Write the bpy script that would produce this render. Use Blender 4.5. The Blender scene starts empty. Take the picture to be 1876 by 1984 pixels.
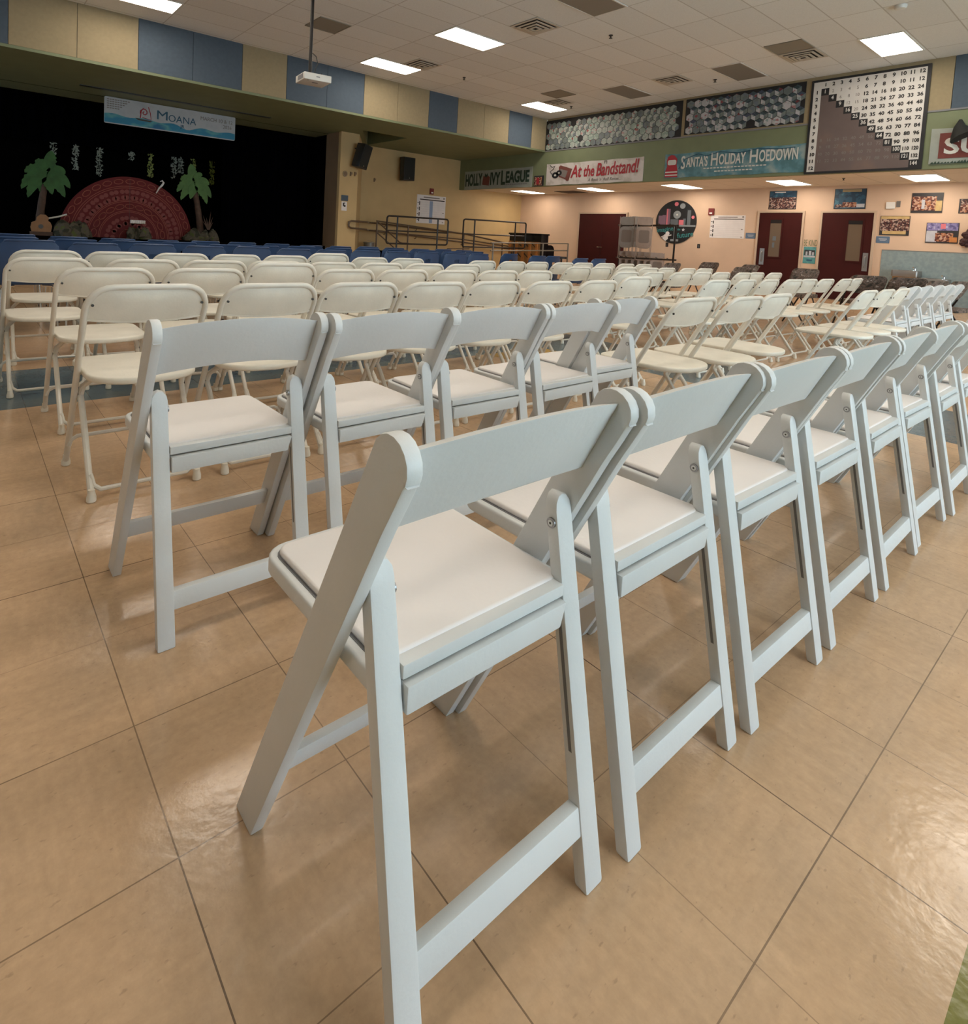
import bpy, bmesh, math, random
from mathutils import Vector, Matrix
random.seed(7)
sc = bpy.context.scene
col = sc.collection
PI = math.pi

# ---------------- camera, world, exposure ----------------
cam_d = bpy.data.cameras.new('camera'); cam = bpy.data.objects.new('camera', cam_d); col.objects.link(cam)
cam_d.sensor_fit = 'HORIZONTAL'; cam_d.sensor_width = 36.0
cam_d.lens = 1141.72 / 1876 * 36.0
cam_d.shift_x = (938 - 821.7) / 1876
cam_d.shift_y = -(992 - 531.3) / 1876
cam_d.clip_start = 0.02; cam_d.clip_end = 200
r_ = Vector((0.78504, -0.61729, 0.05164)).normalized()
f_ = Vector((0.61945, 0.7824, -0.06427)).normalized()
d_ = f_.cross(r_).normalized(); r_ = d_.cross(f_).normalized()
u_ = -d_
cam.matrix_world = Matrix(((r_.x, u_.x, -f_.x, -0.2734), (r_.y, u_.y, -f_.y, -0.8924), (r_.z, u_.z, -f_.z, 0.9995), (0, 0, 0, 1)))
sc.camera = cam
w = bpy.data.worlds.new('world'); sc.world = w; w.use_nodes = True
w.node_tree.nodes['Background'].inputs[0].default_value = (0.64, 0.83, 0.96, 1)
w.node_tree.nodes['Background'].inputs[1].default_value = 3.2
sc.view_settings.view_transform = 'Standard'; sc.view_settings.look = 'None'
sc.view_settings.gamma = 1.0; sc.view_settings.use_curve_mapping = False
sc.view_settings.exposure = 0.90
LAMP = 8.5            # emission of the ceiling troffers
LAMP_LOW = 8.0        # emission of the troffers over the doors

ZC = 4.52             # main ceiling
XW = 13.0             # wall above the alcove
XB = 16.1             # wall with the doors
YF = 10.54            # panelled beam over the stage front
YW = 14.2             # yellow side wall
YN = 12.67            # yellow wall beside the stage opening
ZL = 3.60             # underside of the beam
ZA = 2.70             # alcove ceiling
T = 0.3048

# ---------------- materials ----------------
def lin(c):
    return tuple((x/12.92 if x <= 0.04045 else ((x+0.055)/1.055)**2.4) for x in c)
def mat(name, c, rough=0.5, metal=0.0, emit=None, es=0.0, var=0.0, vscale=8.0, bump=0.0, bscale=60.0, coat=0.0, spec=None):
    m = bpy.data.materials.new(name); m.use_nodes = True
    nt = m.node_tree; b = nt.nodes['Principled BSDF']
    b.inputs['Base Color'].default_value = (*c, 1); b.inputs['Roughness'].default_value = rough
    b.inputs['Metallic'].default_value = metal
    if spec is not None: b.inputs['Specular IOR Level'].default_value = spec
    if coat: b.inputs['Coat Weight'].default_value = coat
    if emit: b.inputs['Emission Color'].default_value = (*emit, 1); b.inputs['Emission Strength'].default_value = es
    if var or bump:
        tc = nt.nodes.new('ShaderNodeTexCoord')
        if var:
            n = nt.nodes.new('ShaderNodeTexNoise'); n.inputs['Scale'].default_value = vscale; n.inputs['Detail'].default_value = 5
            nt.links.new(tc.outputs['Object'], n.inputs['Vector'])
            mr = nt.nodes.new('ShaderNodeMapRange'); mr.inputs[1].default_value = .3; mr.inputs[2].default_value = .7
            mr.inputs[3].default_value = 1-var; mr.inputs[4].default_value = 1+var
            nt.links.new(n.outputs['Fac'], mr.inputs[0])
            mx = nt.nodes.new('ShaderNodeVectorMath'); mx.operation = 'SCALE'; mx.inputs[0].default_value = c
            nt.links.new(mr.outputs[0], mx.inputs['Scale']); nt.links.new(mx.outputs[0], b.inputs['Base Color'])
        if bump:
            n2 = nt.nodes.new('ShaderNodeTexNoise'); n2.inputs['Scale'].default_value = bscale; n2.inputs['Detail'].default_value = 3
            nt.links.new(tc.outputs['Object'], n2.inputs['Vector'])
            bp = nt.nodes.new('ShaderNodeBump'); bp.inputs['Strength'].default_value = bump; bp.inputs['Distance'].default_value = .01
            nt.links.new(n2.outputs['Fac'], bp.inputs['Height']); nt.links.new(bp.outputs[0], b.inputs['Normal'])
    return m
def ramp_mat(name, stops, scale=6.0, rough=0.6, detail=4.0, kind='noise', const=True, stretch=(1, 1, 1)):
    m = bpy.data.materials.new(name); m.use_nodes = True; nt = m.node_tree; b = nt.nodes['Principled BSDF']
    b.inputs['Roughness'].default_value = rough
    tc = nt.nodes.new('ShaderNodeTexCoord'); mp = nt.nodes.new('ShaderNodeMapping'); mp.inputs['Scale'].default_value = stretch
    nt.links.new(tc.outputs['Object'], mp.inputs['Vector'])
    if kind == 'noise':
        n = nt.nodes.new('ShaderNodeTexNoise'); n.inputs['Detail'].default_value = detail; out = n.outputs['Fac']
    else:
        n = nt.nodes.new('ShaderNodeTexVoronoi'); out = None
    n.inputs['Scale'].default_value = scale
    nt.links.new(mp.outputs[0], n.inputs['Vector'])
    if out is None:
        sp = nt.nodes.new('ShaderNodeSeparateColor'); nt.links.new(n.outputs['Color'], sp.inputs[0]); out = sp.outputs[0]
    cr = nt.nodes.new('ShaderNodeValToRGB')
    if const: cr.color_ramp.interpolation = 'CONSTANT'
    e = cr.color_ramp.elements
    e[0].position = stops[0][0]; e[0].color = (*stops[0][1], 1); e[1].position = stops[1][0]; e[1].color = (*stops[1][1], 1)
    for p, c in stops[2:]:
        x = e.new(p); x.color = (*c, 1)
    nt.links.new(out, cr.inputs[0]); nt.links.new(cr.outputs[0], b.inputs['Base Color'])
    return m

M = {}
M['resin'] = mat('white_resin', (.70, .72, .725), .42, var=.04, vscale=5, bump=.05, bscale=90)
M['vinyl'] = mat('white_vinyl_pad', (.80, .765, .75), .45, var=.03, vscale=4, bump=.06, bscale=120)
M['cream'] = mat('cream_plastic', (.80, .755, .655), .40, var=.07, vscale=7, bump=.05, bscale=110)
M['creamtube'] = mat('cream_painted_steel', (.74, .70, .62), .30, var=.06, vscale=9)
M['rivet'] = mat('dark_rivet', (.05, .045, .04), .4, .6)
M['bolt'] = mat('steel_bolt', (.30, .30, .31), .3, .9)
M['groove'] = mat('grey_groove', (.20, .20, .21), .7)
M['bluepl'] = mat('navy_plastic', (.030, .066, .155), .42, var=.12, vscale=5)
M['chrome'] = mat('chrome', (.75, .75, .76), .12, 1.0)
M['black'] = mat('black_plastic', (.012, .012, .013), .45)
M['blackmetal'] = mat('black_painted_steel', (.016, .013, .012), .38, .3)
M['brownrail'] = mat('brown_handrail', (.10, .065, .04), .4, .2)
M['greyrail'] = mat('grey_handrail', (.22, .20, .17), .4, .4)
M['curtain'] = mat('black_curtain', (.0014, .0014, .0022), .9, var=.3, vscale=3, spec=0)
M['stageblack'] = mat('black_paint', (.002, .002, .002), .9, spec=0)
M['tan'] = mat('tan_fabric_panel', (.31, .25, .15), .85, var=.05, vscale=18, bump=.1, bscale=200)
M['slate'] = mat('slate_blue_fabric_panel', (.072, .10, .133), .85, var=.06, vscale=18, bump=.1, bscale=200)
M['green'] = mat('olive_green_paint', (.175, .205, .115), .6, var=.06, vscale=3)
M['yellow'] = mat('mustard_wall_paint', (.52, .375, .18), .62, var=.05, vscale=2.5)
M['pink'] = mat('peach_wall_paint', (.62, .455, .33), .6, var=.04, vscale=2.5)
M['pier'] = mat('brown_pier_paint', (.20, .13, .075), .6, var=.06, vscale=3)
M['door'] = mat('maroon_door_paint', (.042, .0055, .005), .6, var=.1, vscale=3, spec=.2)
M['frame'] = mat('beige_door_frame', (.50, .385, .285), .5)
M['steel'] = mat('brushed_steel', (.32, .31, .30), .35, .8)
M['glass'] = mat('door_glass', (.13, .092, .06), .35, spec=.3)
M['darkreflect'] = mat('painted_reflection', (.015, .013, .013), .5, spec=.2)
M['white'] = mat('white_paper', (.72, .70, .70), .7, var=.04, vscale=6)
M['ink'] = mat('black_ink', (.012, .012, .014), .6)
M['blueink'] = mat('pale_blue_strip', (.24, .33, .50), .6)
M['plate'] = mat('blue_door_sign', (.10, .16, .25), .5)
M['red'] = mat('red_paint', (.17, .015, .015), .45)
M['crimson'] = mat('crimson_ink', (.36, .022, .035), .6)
M['dullred'] = mat('dull_red_ink', (.17, .05, .04), .6)
M['dkgreen'] = mat('dark_green_ink', (.018, .045, .03), .6)
M['teal'] = mat('teal_print', (.08, .28, .29), .6, var=.25, vscale=14)
M['tealtile'] = ramp_mat('blue_grey_wall_tile', [(0, (.19, .25, .265)), (.45, (.22, .285, .30)), (.6, (.25, .32, .33))], 14, .3, 3, const=False)
M['wood'] = mat('plain_wood', (.33, .17, .06), .5, var=.15, vscale=9)
M['orangewood'] = mat('orange_wood', (.50, .20, .055), .5, var=.15, vscale=9)
M['galv'] = mat('galvanised_metal', (.28, .28, .27), .4, .7)
M['holly'] = ramp_mat('grey_banner_cloth', [(0, (.22, .26, .23)), (.5, (.33, .36, .33)), (.7, (.28, .31, .27))], 3, .7, const=False)
M['bandcloth'] = ramp_mat('white_banner_with_grey_streaks', [(0, (.34, .30, .28)), (.40, (.50, .46, .43)), (.5, (.62, .58, .56))], 4, .6, const=False)
M['hoecloth'] = ramp_mat('winter_blue_banner', [(0, (.05, .13, .14)), (.42, (.075, .18, .21)), (.52, (.11, .25, .30)), (.66, (.27, .35, .35))], 3.5, .6, const=False)
M['silver'] = mat('pale_lettering', (.62, .62, .58), .5)
M['gridwhite'] = mat('chart_white', (.62, .60, .575), .6, var=.05, vscale=2)
M['gridbrown'] = ramp_mat('chart_brown_tint', [(0, (.10, .070, .066)), (.5, (.135, .10, .094)), (.7, (.19, .125, .10))], 1.6, .55, const=False)
M['gridgrey'] = mat('chart_grey_ink', (.20, .18, .17), .6)
M['hexdark'] = ramp_mat('dark_slate_tile', [(0, (.025, .045, .055)), (.4, (.045, .08, .095)), (.7, (.05, .065, .11)), (.96, (.16, .03, .04))], 15.75, .5, kind='vor')
M['hexlight'] = ramp_mat('pale_doodled_tile', [(0, (.40, .41, .42)), (.35, (.24, .31, .31)), (.5, (.46, .45, .48)), (.94, (.32, .16, .17))], 22.5, .5, kind='vor')
M['hexmid'] = ramp_mat('mid_grey_tile', [(0, (.13, .16, .16)), (.4, (.17, .20, .19)), (.7, (.14, .17, .20)), (.97, (.25, .06, .07))], 18.900000000000002, .5, kind='vor')
M['hexgreen'] = ramp_mat('grey_green_tile', [(0, (.25, .33, .29)), (.4, (.40, .45, .41)), (.7, (.29, .37, .33)), (.93, (.32, .08, .08))], 20.7, .5, kind='vor')
M['hexpale'] = ramp_mat('pale_green_tile', [(0, (.33, .38, .34)), (.4, (.40, .42, .40)), (.8, (.26, .32, .29)), (.94, (.42, .22, .22))], 23.849999999999998, .5, kind='vor')
M['camo'] = ramp_mat('brown_camouflage_cloth', [(0, (.04, .032, .025)), (.40, (.11, .08, .06)), (.50, (.19, .13, .105)), (.58, (.06, .05, .04)), (.63, (.40, .33, .29))], 16, .8, 3)
M['crowd'] = ramp_mat('crowd_photo_print', [(0, (.03, .012, .012)), (.3, (.20, .10, .075)), (.45, (.06, .02, .025)), (.6, (.42, .30, .25)), (.78, (.12, .035, .03)), (.88, (.38, .31, .27))], 38, .4, kind='vor')
M['crowd2'] = ramp_mat('orange_stage_photo_print', [(0, (.08, .02, .012)), (.3, (.36, .15, .07)), (.5, (.45, .27, .19)), (.68, (.16, .045, .03)), (.82, (.46, .32, .25))], 30, .4, kind='vor')
M['photoblue'] = ramp_mat('blue_photo_print', [(0, (.01, .04, .08)), (.45, (.02, .08, .14)), (.6, (.05, .17, .24))], 7, .4, stretch=(1, 1, 3))
M['photodark'] = mat('dark_photo_print', (.025, .025, .03), .4)
M['photopale'] = mat('pale_photo_print', (.45, .47, .52), .4, var=.1, vscale=10)
M['photoviolet'] = ramp_mat('violet_photo_print', [(0, (.10, .09, .22)), (.45, (.22, .20, .40)), (.6, (.40, .38, .55))], 16, .4)
M['photoyellow'] = mat('ochre_photo_print', (.50, .36, .16), .4, var=.15, vscale=12)
M['mural'] = ramp_mat('black_mural_with_specks', [(0, (.010, .011, .013)), (.62, (.012, .016, .018)), (.72, (.06, .07, .075))], 30, .5)
M['mpink'] = mat('mural_pink', (.60, .16, .20), .5)
M['mmauve'] = mat('mural_mauve', (.20, .12, .17), .5)
M['mgrey'] = mat('mural_grey', (.24, .27, .29), .5)
M['mteal'] = mat('mural_teal', (.05, .25, .26), .5)
M['mslate'] = mat('mural_slate', (.11, .13, .15), .5)
M['disc'] = ramp_mat('dark_red_cloth', [(0, (.10, .007, .009)), (.5, (.13, .010, .012)), (.7, (.115, .009, .010))], 4, .8, const=False)
M['discline'] = mat('pale_red_paint', (.33, .095, .065), .7)
M['discspot'] = mat('dusty_pink_paint', (.23, .06, .055), .8)
M['frondL'] = mat('green_palm_paint', (.03, .11, .026), .7, var=.25, vscale=6)
M['frondR'] = mat('pale_green_palm_paint', (.068, .16, .042), .7, var=.2, vscale=6)
M['trunk'] = mat('brown_palm_trunk', (.085, .05, .035), .8, var=.2, vscale=14)
M['rock'] = ramp_mat('mossy_rock', [(0, (.04, .04, .025)), (.45, (.10, .085, .06)), (.6, (.09, .11, .03)), (.7, (.16, .14, .11))], 7, .9)
M['prop'] = mat('tan_prop_wood', (.30, .15, .06), .6, var=.1, vscale=9)
M['vine'] = mat('yellow_green_leaf', (.28, .32, .05), .5, var=.4, vscale=40)
M['vinepale'] = mat('silver_green_leaf', (.25, .28, .22), .5, var=.4, vscale=40)
M['mbanner'] = ramp_mat('pale_painted_cloth', [(0, (.34, .40, .44)), (.5, (.44, .48, .52)), (.7, (.38, .42, .47))], 3, .7, const=False)
M['sea'] = ramp_mat('painted_sea', [(0, (.02, .16, .26)), (.48, (.03, .22, .38)), (.56, (.10, .34, .38)), (.66, (.02, .14, .30))], 3, .7, const=False, stretch=(.5, 1, 6))
M['navyink'] = mat('teal_navy_ink', (.02, .09, .16), .6)
M['lampframe'] = mat('white_lamp_frame', (.7, .7, .68), .5)
M['lampoff'] = mat('unlit_diffuser', (.235, .22, .195), .5)
M['grille'] = mat('grey_return_grille', (.26, .24, .20), .6, bump=.3, bscale=150)
M['vent'] = mat('ceiling_vent_white', (.55, .52, .47), .5)
M['ventdark'] = mat('vent_shadow_gap', (.05, .04, .035), .8)
M['tilegreen'] = mat('green_floor_tile', (.16, .17, .035), .35, var=.15, vscale=30)
M['projwhite'] = mat('projector_white', (.70, .68, .64), .4)
M['wreath'] = mat('dark_maroon_leaf', (.035, .01, .012), .7, bump=.6, bscale=30)
M['blackcloth'] = mat('black_hanging_cloth', (.01, .012, .011), .8)
M['piano'] = mat('black_piano_lacquer', (.008, .008, .009), .25)
M['lamp'] = mat('lit_diffuser', (.9, .9, .9), .5, emit=(1.0, .88, .74), es=LAMP)
M['lamplow'] = mat('lit_low_diffuser', (.9, .9, .9), .5, emit=(1.0, .85, .69), es=LAMP_LOW)

def floor_material():
    m = bpy.data.materials.new('vinyl_floor_tiles'); m.use_nodes = True; nt = m.node_tree; b = nt.nodes['Principled BSDF']
    N = nt.nodes.new; L = nt.links.new
    tc = N('ShaderNodeTexCoord'); sep = N('ShaderNodeSeparateXYZ'); L(tc.outputs['Object'], sep.inputs[0])
    def math_(op, a, b_=None, c=None):
        n = N('ShaderNodeMath'); n.operation = op
        for i, v in enumerate((a, b_, c)):
            if v is None: continue
            if isinstance(v, (int, float)): n.inputs[i].default_value = v
            else: L(v, n.inputs[i])
        return n.outputs[0]
    def noise(scale, detail=3, rough=.5, vec=None, stretch=None):
        n = N('ShaderNodeTexNoise'); n.inputs['Scale'].default_value = scale; n.inputs['Detail'].default_value = detail; n.inputs['Roughness'].default_value = rough
        v = tc.outputs['Object'] if vec is None else vec
        if stretch:
            mp = N('ShaderNodeMapping'); mp.inputs['Scale'].default_value = stretch; L(v, mp.inputs[0]); v = mp.outputs[0]
        L(v, n.inputs['Vector']); return n.outputs['Fac']
    ux = math_('DIVIDE', sep.outputs[0], T); uy = math_('DIVIDE', sep.outputs[1], T)
    def line(u, seed):
        fr = math_('FRACT', math_('ADD', u, .5)); dist = math_('ABSOLUTE', math_('SUBTRACT', fr, .5))
        idx = math_('ROUND', u)
        wn = N('ShaderNodeTexWhiteNoise'); wn.noise_dimensions = '1D'; L(math_('ADD', idx, seed), wn.inputs['W'])
        wid = math_('MULTIPLY_ADD', wn.outputs['Value'], .0026, .0024)
        hit = math_('LESS_THAN', dist, wid)
        st = math_('MULTIPLY_ADD', wn.outputs['Value'], .65, .30)
        return math_('MULTIPLY', hit, st)
    ln = math_('MAXIMUM', line(ux, 3.1), line(uy, 17.7))
    nm = noise(1.7, 2); ln = math_('MULTIPLY', ln, math_('MULTIPLY_ADD', nm, 1.3, .15))
    # per tile tone and direction
    fx = math_('FLOOR', ux); fy = math_('FLOOR', uy)
    cmb = N('ShaderNodeCombineXYZ'); L(fx, cmb.inputs[0]); L(fy, cmb.inputs[1])
    wn2 = N('ShaderNodeTexWhiteNoise'); wn2.noise_dimensions = '3D'; L(cmb.outputs[0], wn2.inputs['Vector'])
    par = math_('MODULO', math_('ABSOLUTE', math_('ADD', fx, fy)), 2.0)
    s1 = noise(9, 4, .6, stretch=(1, 5, 1)); s2 = noise(9, 4, .6, stretch=(5, 1, 1))
    mixs = N('ShaderNodeMix'); mixs.data_type = 'FLOAT'; L(par, mixs.inputs[0]); L(s1, mixs.inputs[2]); L(s2, mixs.inputs[3])
    big = noise(1.1, 3); fleck = noise(52, 3, .5, stretch=(1, 2.2, 1))
    v = math_('MULTIPLY_ADD', mixs.outputs[0], .26, .87)
    v = math_('MULTIPLY', v, math_('MULTIPLY_ADD', wn2.outputs['Value'], .05, .975))
    v = math_('MULTIPLY', v, math_('MULTIPLY_ADD', big, .18, .91))
    fine = noise(55, 4, .65); v = math_('MULTIPLY', v, math_('MULTIPLY_ADD', fine, .34, .83)); mid = noise(6, 4, .6); v = math_('MULTIPLY', v, math_('MULTIPLY_ADD', mid, .34, .83))
    fs = N('ShaderNodeMapRange'); fs.interpolation_type = 'SMOOTHSTEP'; fs.inputs[1].default_value = .64; fs.inputs[2].default_value = .74; L(fleck, fs.inputs[0]); v = math_('MULTIPLY', v, math_('MULTIPLY_ADD', fs.outputs[0], -.20, 1.0))
    tan = N('ShaderNodeMix'); tan.data_type = 'RGBA'; L(noise(3.2, 3), tan.inputs[0])
    tan.inputs[6].default_value = (.575, .375, .22, 1); tan.inputs[7].default_value = (.57, .395, .25, 1)
    # coloured bands of tile
    def band(x0, x1, y0, y1):
        a = math_('MULTIPLY', math_('GREATER_THAN', sep.outputs[0], x0), math_('LESS_THAN', sep.outputs[0], x1))
        c = math_('MULTIPLY', math_('GREATER_THAN', sep.outputs[1], y0), math_('LESS_THAN', sep.outputs[1], y1))
        return math_('MULTIPLY', a, c)
    blue = math_('MAXIMUM', band(-9, 5.02, 9*T, 12*T), band(4.08, 5.02, -8, 12*T))
    def over(base, fac, colr):
        n = N('ShaderNodeMix'); n.data_type = 'RGBA'; L(fac, n.inputs[0]); L(base, n.inputs[6]); n.inputs[7].default_value = (*colr, 1); return n.outputs[2]
    c = over(tan.outputs[2], blue, (.10, .145, .165))
    c = over(c, band(3.35, 4.08, 2.35, 9*T), (.50, .30, .07))
    c = over(c, math_('LESS_THAN', sep.outputs[1], -.789), (.19, .18, .035))
    sc_ = N('ShaderNodeVectorMath'); sc_.operation = 'SCALE'; L(c, sc_.inputs[0]); L(v, sc_.inputs['Scale'])
    fin = over(sc_.outputs[0], ln, (.045, .022, .012))
    L(fin, b.inputs['Base Color'])
    L(math_('MULTIPLY_ADD', noise(14, 4), .16, .12), b.inputs['Roughness'])
    b.inputs['Specular IOR Level'].default_value = .5
    bp = N('ShaderNodeBump'); bp.inputs['Strength'].default_value = .07; bp.inputs['Distance'].default_value = .01
    h = math_('SUBTRACT', math_('ADD', noise(42, 3), math_('MULTIPLY', noise(7, 2), 1.2)), math_('MULTIPLY', ln, 1.0)); L(h, bp.inputs['Height']); L(bp.outputs[0], b.inputs['Normal'])
    return m
def ceiling_material(name, x0, px, y0, py, base):
    m = bpy.data.materials.new(name); m.use_nodes = True; nt = m.node_tree; b = nt.nodes['Principled BSDF']
    N = nt.nodes.new; L = nt.links.new
    tc = N('ShaderNodeTexCoord'); sep = N('ShaderNodeSeparateXYZ'); L(tc.outputs['Object'], sep.inputs[0])
    def math_(op, a, b_=None, c=None):
        n = N('ShaderNodeMath'); n.operation = op
        for i, v in enumerate((a, b_, c)):
            if v is None: continue
            if isinstance(v, (int, float)): n.inputs[i].default_value = v
            else: L(v, n.inputs[i])
        return n.outputs[0]
    def line(o, off, p):
        u = math_('DIVIDE', math_('SUBTRACT', o, off), p)
        fr = math_('FRACT', math_('ADD', u, .5)); d = math_('ABSOLUTE', math_('SUBTRACT', fr, .5))
        return math_('LESS_THAN', d, .0085/p), math_('ROUND', math_('SUBTRACT', u, .5))
    lx, ix = line(sep.outputs[0], x0, px); ly, iy = line(sep.outputs[1], y0, py)
    cmb = N('ShaderNodeCombineXYZ'); L(ix, cmb.inputs[0]); L(iy, cmb.inputs[1])
    wn = N('ShaderNodeTexWhiteNoise'); L(cmb.outputs[0], wn.inputs['Vector'])
    n = N('ShaderNodeTexNoise'); n.inputs['Scale'].default_value = 70; n.inputs['Detail'].default_value = 3; L(tc.outputs['Object'], n.inputs['Vector'])
    v = math_('MULTIPLY', math_('MULTIPLY_ADD', n.outputs['Fac'], .22, .89), math_('MULTIPLY_ADD', wn.outputs['Value'], .09, .95))
    s = N('ShaderNodeVectorMath'); s.operation = 'SCALE'; s.inputs[0].default_value = base; L(v, s.inputs['Scale'])
    mx = N('ShaderNodeMix'); mx.data_type = 'RGBA'; L(math_('MULTIPLY', math_('MAXIMUM', lx, ly), .4), mx.inputs[0]); L(s.outputs[0], mx.inputs[6]); mx.inputs[7].default_value = (.18, .15, .12, 1)
    L(mx.outputs[2], b.inputs['Base Color']); b.inputs['Roughness'].default_value = .85
    return m
M['floor'] = floor_material()
M['ceiling'] = ceiling_material('ceiling_tiles', 1.345, 4*T, 1.91, 2*T, (.74, .765, .775))
M['lowceiling'] = ceiling_material('low_ceiling_tiles', 14.45, 4*T, 2.0, 2*T, (.72, .66, .58))

# ---------------- geometry helpers ----------------
class MB:
    def __init__(s): s.bm = bmesh.new(); s.mi = 0
    def face(s, vs):
        try:
            f = s.bm.faces.new(vs); f.material_index = s.mi; return f
        except ValueError: return None
    def hexa(s, P):
        v = [s.bm.verts.new(p) for p in P]
        for q in ((0, 3, 2, 1), (4, 5, 6, 7), (0, 1, 5, 4), (1, 2, 6, 5), (2, 3, 7, 6), (3, 0, 4, 7)): s.face([v[i] for i in q])
        return s
    def box(s, x0, x1, y0, y1, z0, z1):
        return s.hexa([(x0, y0, z0), (x1, y0, z0), (x1, y1, z0), (x0, y1, z0), (x0, y0, z1), (x1, y0, z1), (x1, y1, z1), (x0, y1, z1)])
    def bar(s, a, b, wx, wy, up=(0, 0, 1)):
        a = Vector(a); b = Vector(b); d = (b-a).normalized(); up = Vector(up)
        if abs(d.dot(up)) > .95: up = Vector((0, 1, 0))
        x = d.cross(up).normalized()*wx/2; y = x.cross(d).normalized()*wy/2
        return s.hexa([a-x-y, a+x-y, a+x+y, a-x+y, b-x-y, b+x-y, b+x+y, b-x+y])
    def prism(s, poly, fn, t0, t1):
        a = [s.bm.verts.new(fn(p[0], p[1], t0)) for p in poly]; b = [s.bm.verts.new(fn(p[0], p[1], t1)) for p in poly]
        s.face(a); s.face(b[::-1]); n = len(poly)
        for i in range(n): s.face([a[i], b[i], b[(i+1) % n], a[(i+1) % n]])
        return s
    def tube(s, pts, r, n=10, cap=True):
        pts = [Vector(p) for p in pts]; rings = []; rr = r if isinstance(r, (list, tuple)) else [r]*len(pts)
        nrm = None
        for i, p in enumerate(pts):
            if i == 0: d = pts[1]-p
            elif i == len(pts)-1: d = p-pts[i-1]
            else: d = (pts[i+1]-p).normalized()+(p-pts[i-1]).normalized()
            d.normalize()
            if nrm is None:
                nrm = d.orthogonal().normalized()
            else:
                nrm = (nrm-d*nrm.dot(d)).normalized()
            bi = d.cross(nrm)
            rings.append([s.bm.verts.new(p+(nrm*math.cos(2*PI*k/n)+bi*math.sin(2*PI*k/n))*rr[i]) for k in range(n)])
        for i in range(len(rings)-1):
            for k in range(n): s.face([rings[i][k], rings[i][(k+1) % n], rings[i+1][(k+1) % n], rings[i+1][k]])
        if cap: s.face(rings[0][::-1]); s.face(rings[-1])
        return s
    def lathe(s, prof, n=20, c=(0, 0, 0)):
        rings = [[s.bm.verts.new((c[0]+r*math.cos(2*PI*k/n), c[1]+r*math.sin(2*PI*k/n), c[2]+z)) for k in range(n)] for r, z in prof]
        for i in range(len(rings)-1):
            for k in range(n): s.face([rings[i][k], rings[i][(k+1) % n], rings[i+1][(k+1) % n], rings[i+1][k]])
        s.face(rings[0][::-1]); s.face(rings[-1]); return s
    def quad(s, *P): s.face([s.bm.verts.new(p) for p in P]); return s
    def bevel(s, off, seg=2, ang=30):
        bmesh.ops.recalc_face_normals(s.bm, faces=s.bm.faces)
        es = [e for e in s.bm.edges if len(e.link_faces) == 2 and e.calc_face_angle(0) > math.radians(ang)]
        bmesh.ops.bevel(s.bm, geom=es, offset=off, segments=seg, profile=.6, affect='EDGES'); return s
    def build(s, name, mats, parent=None, smooth=True):
        bmesh.ops.recalc_face_normals(s.bm, faces=s.bm.faces)
        me = bpy.data.meshes.new(name); s.bm.to_mesh(me); s.bm.free()
        if not isinstance(mats, (list, tuple)): mats = [mats]
        for m in mats: me.materials.append(M[m] if isinstance(m, str) else m)
        if smooth:
            me.polygons.foreach_set('use_smooth', [True]*len(me.polygons)); me.set_sharp_from_angle(angle=math.radians(38))
        o = bpy.data.objects.new(name, me); col.objects.link(o)
        if parent is not None: o.parent = parent
        return o
def tag(o, label=None, cat=None, group=None, kind=None):
    if label: o['label'] = label
    if cat: o['category'] = cat
    if group: o['group'] = group
    if kind: o['kind'] = kind
    return o
def thing(name, label, cat, loc=(0, 0, 0), rz=0, group=None):
    o = bpy.data.objects.new(name, None); col.objects.link(o); o.location = loc; o.rotation_euler = (0, 0, rz)
    o.empty_display_size = .1
    return tag(o, label, cat, group)
def struct(name, mb, m, smooth=False): return tag(mb.build(name, m, smooth=smooth), kind='structure')
kids = {}
def children(o): return [c for c in bpy.data.objects if c.parent == o]
def copy_tree(o, parent=None):
    c = o.copy(); col.objects.link(c)
    if parent is not None: c.parent = parent
    if o.name not in kids: kids[o.name] = children(o)
    for ch in kids[o.name]: copy_tree(ch, c)
    return c
def arc(cx, cy, r, a0, a1, n):
    return [(cx+r*math.cos(math.radians(a0+(a1-a0)*i/n)), cy+r*math.sin(math.radians(a0+(a1-a0)*i/n))) for i in range(n+1)]
def rrect(x0, x1, y0, y1, r, n=5):
    return arc(x1-r, y0+r, r, -90, 0, n)+arc(x1-r, y1-r, r, 0, 90, n)+arc(x0+r, y1-r, r, 90, 180, n)+arc(x0+r, y0+r, r, 180, 270, n)
XYZ = lambda a, b, c: (a, b, c)
SIDE = lambda a, b, c: (c, a, b)      # polygon in the Y-Z plane, extruded along X
FRONT = lambda a, b, c: (a, c, b)     # polygon in the X-Z plane, extruded along Y

# ---------------- room shell ----------------
struct('floor', MB().box(-8, XB, -8, 16.6, -.1, 0), 'floor')
struct('ceiling', MB().box(-8, XW+.15, -8, YF+.1, ZC, ZC+.08), 'ceiling')
struct('ceiling', MB().box(XW+.15, XB, -8, YW, ZA, ZA+.06), 'lowceiling')
sf = MB(); sf.box(-8, 7.75, YF+.1, YW, ZL, ZL+.05).box(7.75, 9.19, YF+.1, 12.06, ZL, ZL+.05).box(9.19, XW+.15, YF+.1, YW, ZL, ZL+.05).box(7.75, 9.19, 14.08, YW, ZL, ZL+.05)
sf.prism([(7.75, 12.06), (9.19, 14.08), (7.75, 14.08)], XYZ, ZL, ZL+.05)
for a, b in (((7.75, 12.06), (9.19, 12.06)), ((9.19, 12.06), (9.19, 14.08)), ((9.19, 14.08), (7.75, 12.06))): sf.bar((a[0], a[1], ZL+.4), (b[0], b[1], ZL+.4), .02, .8)
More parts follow.
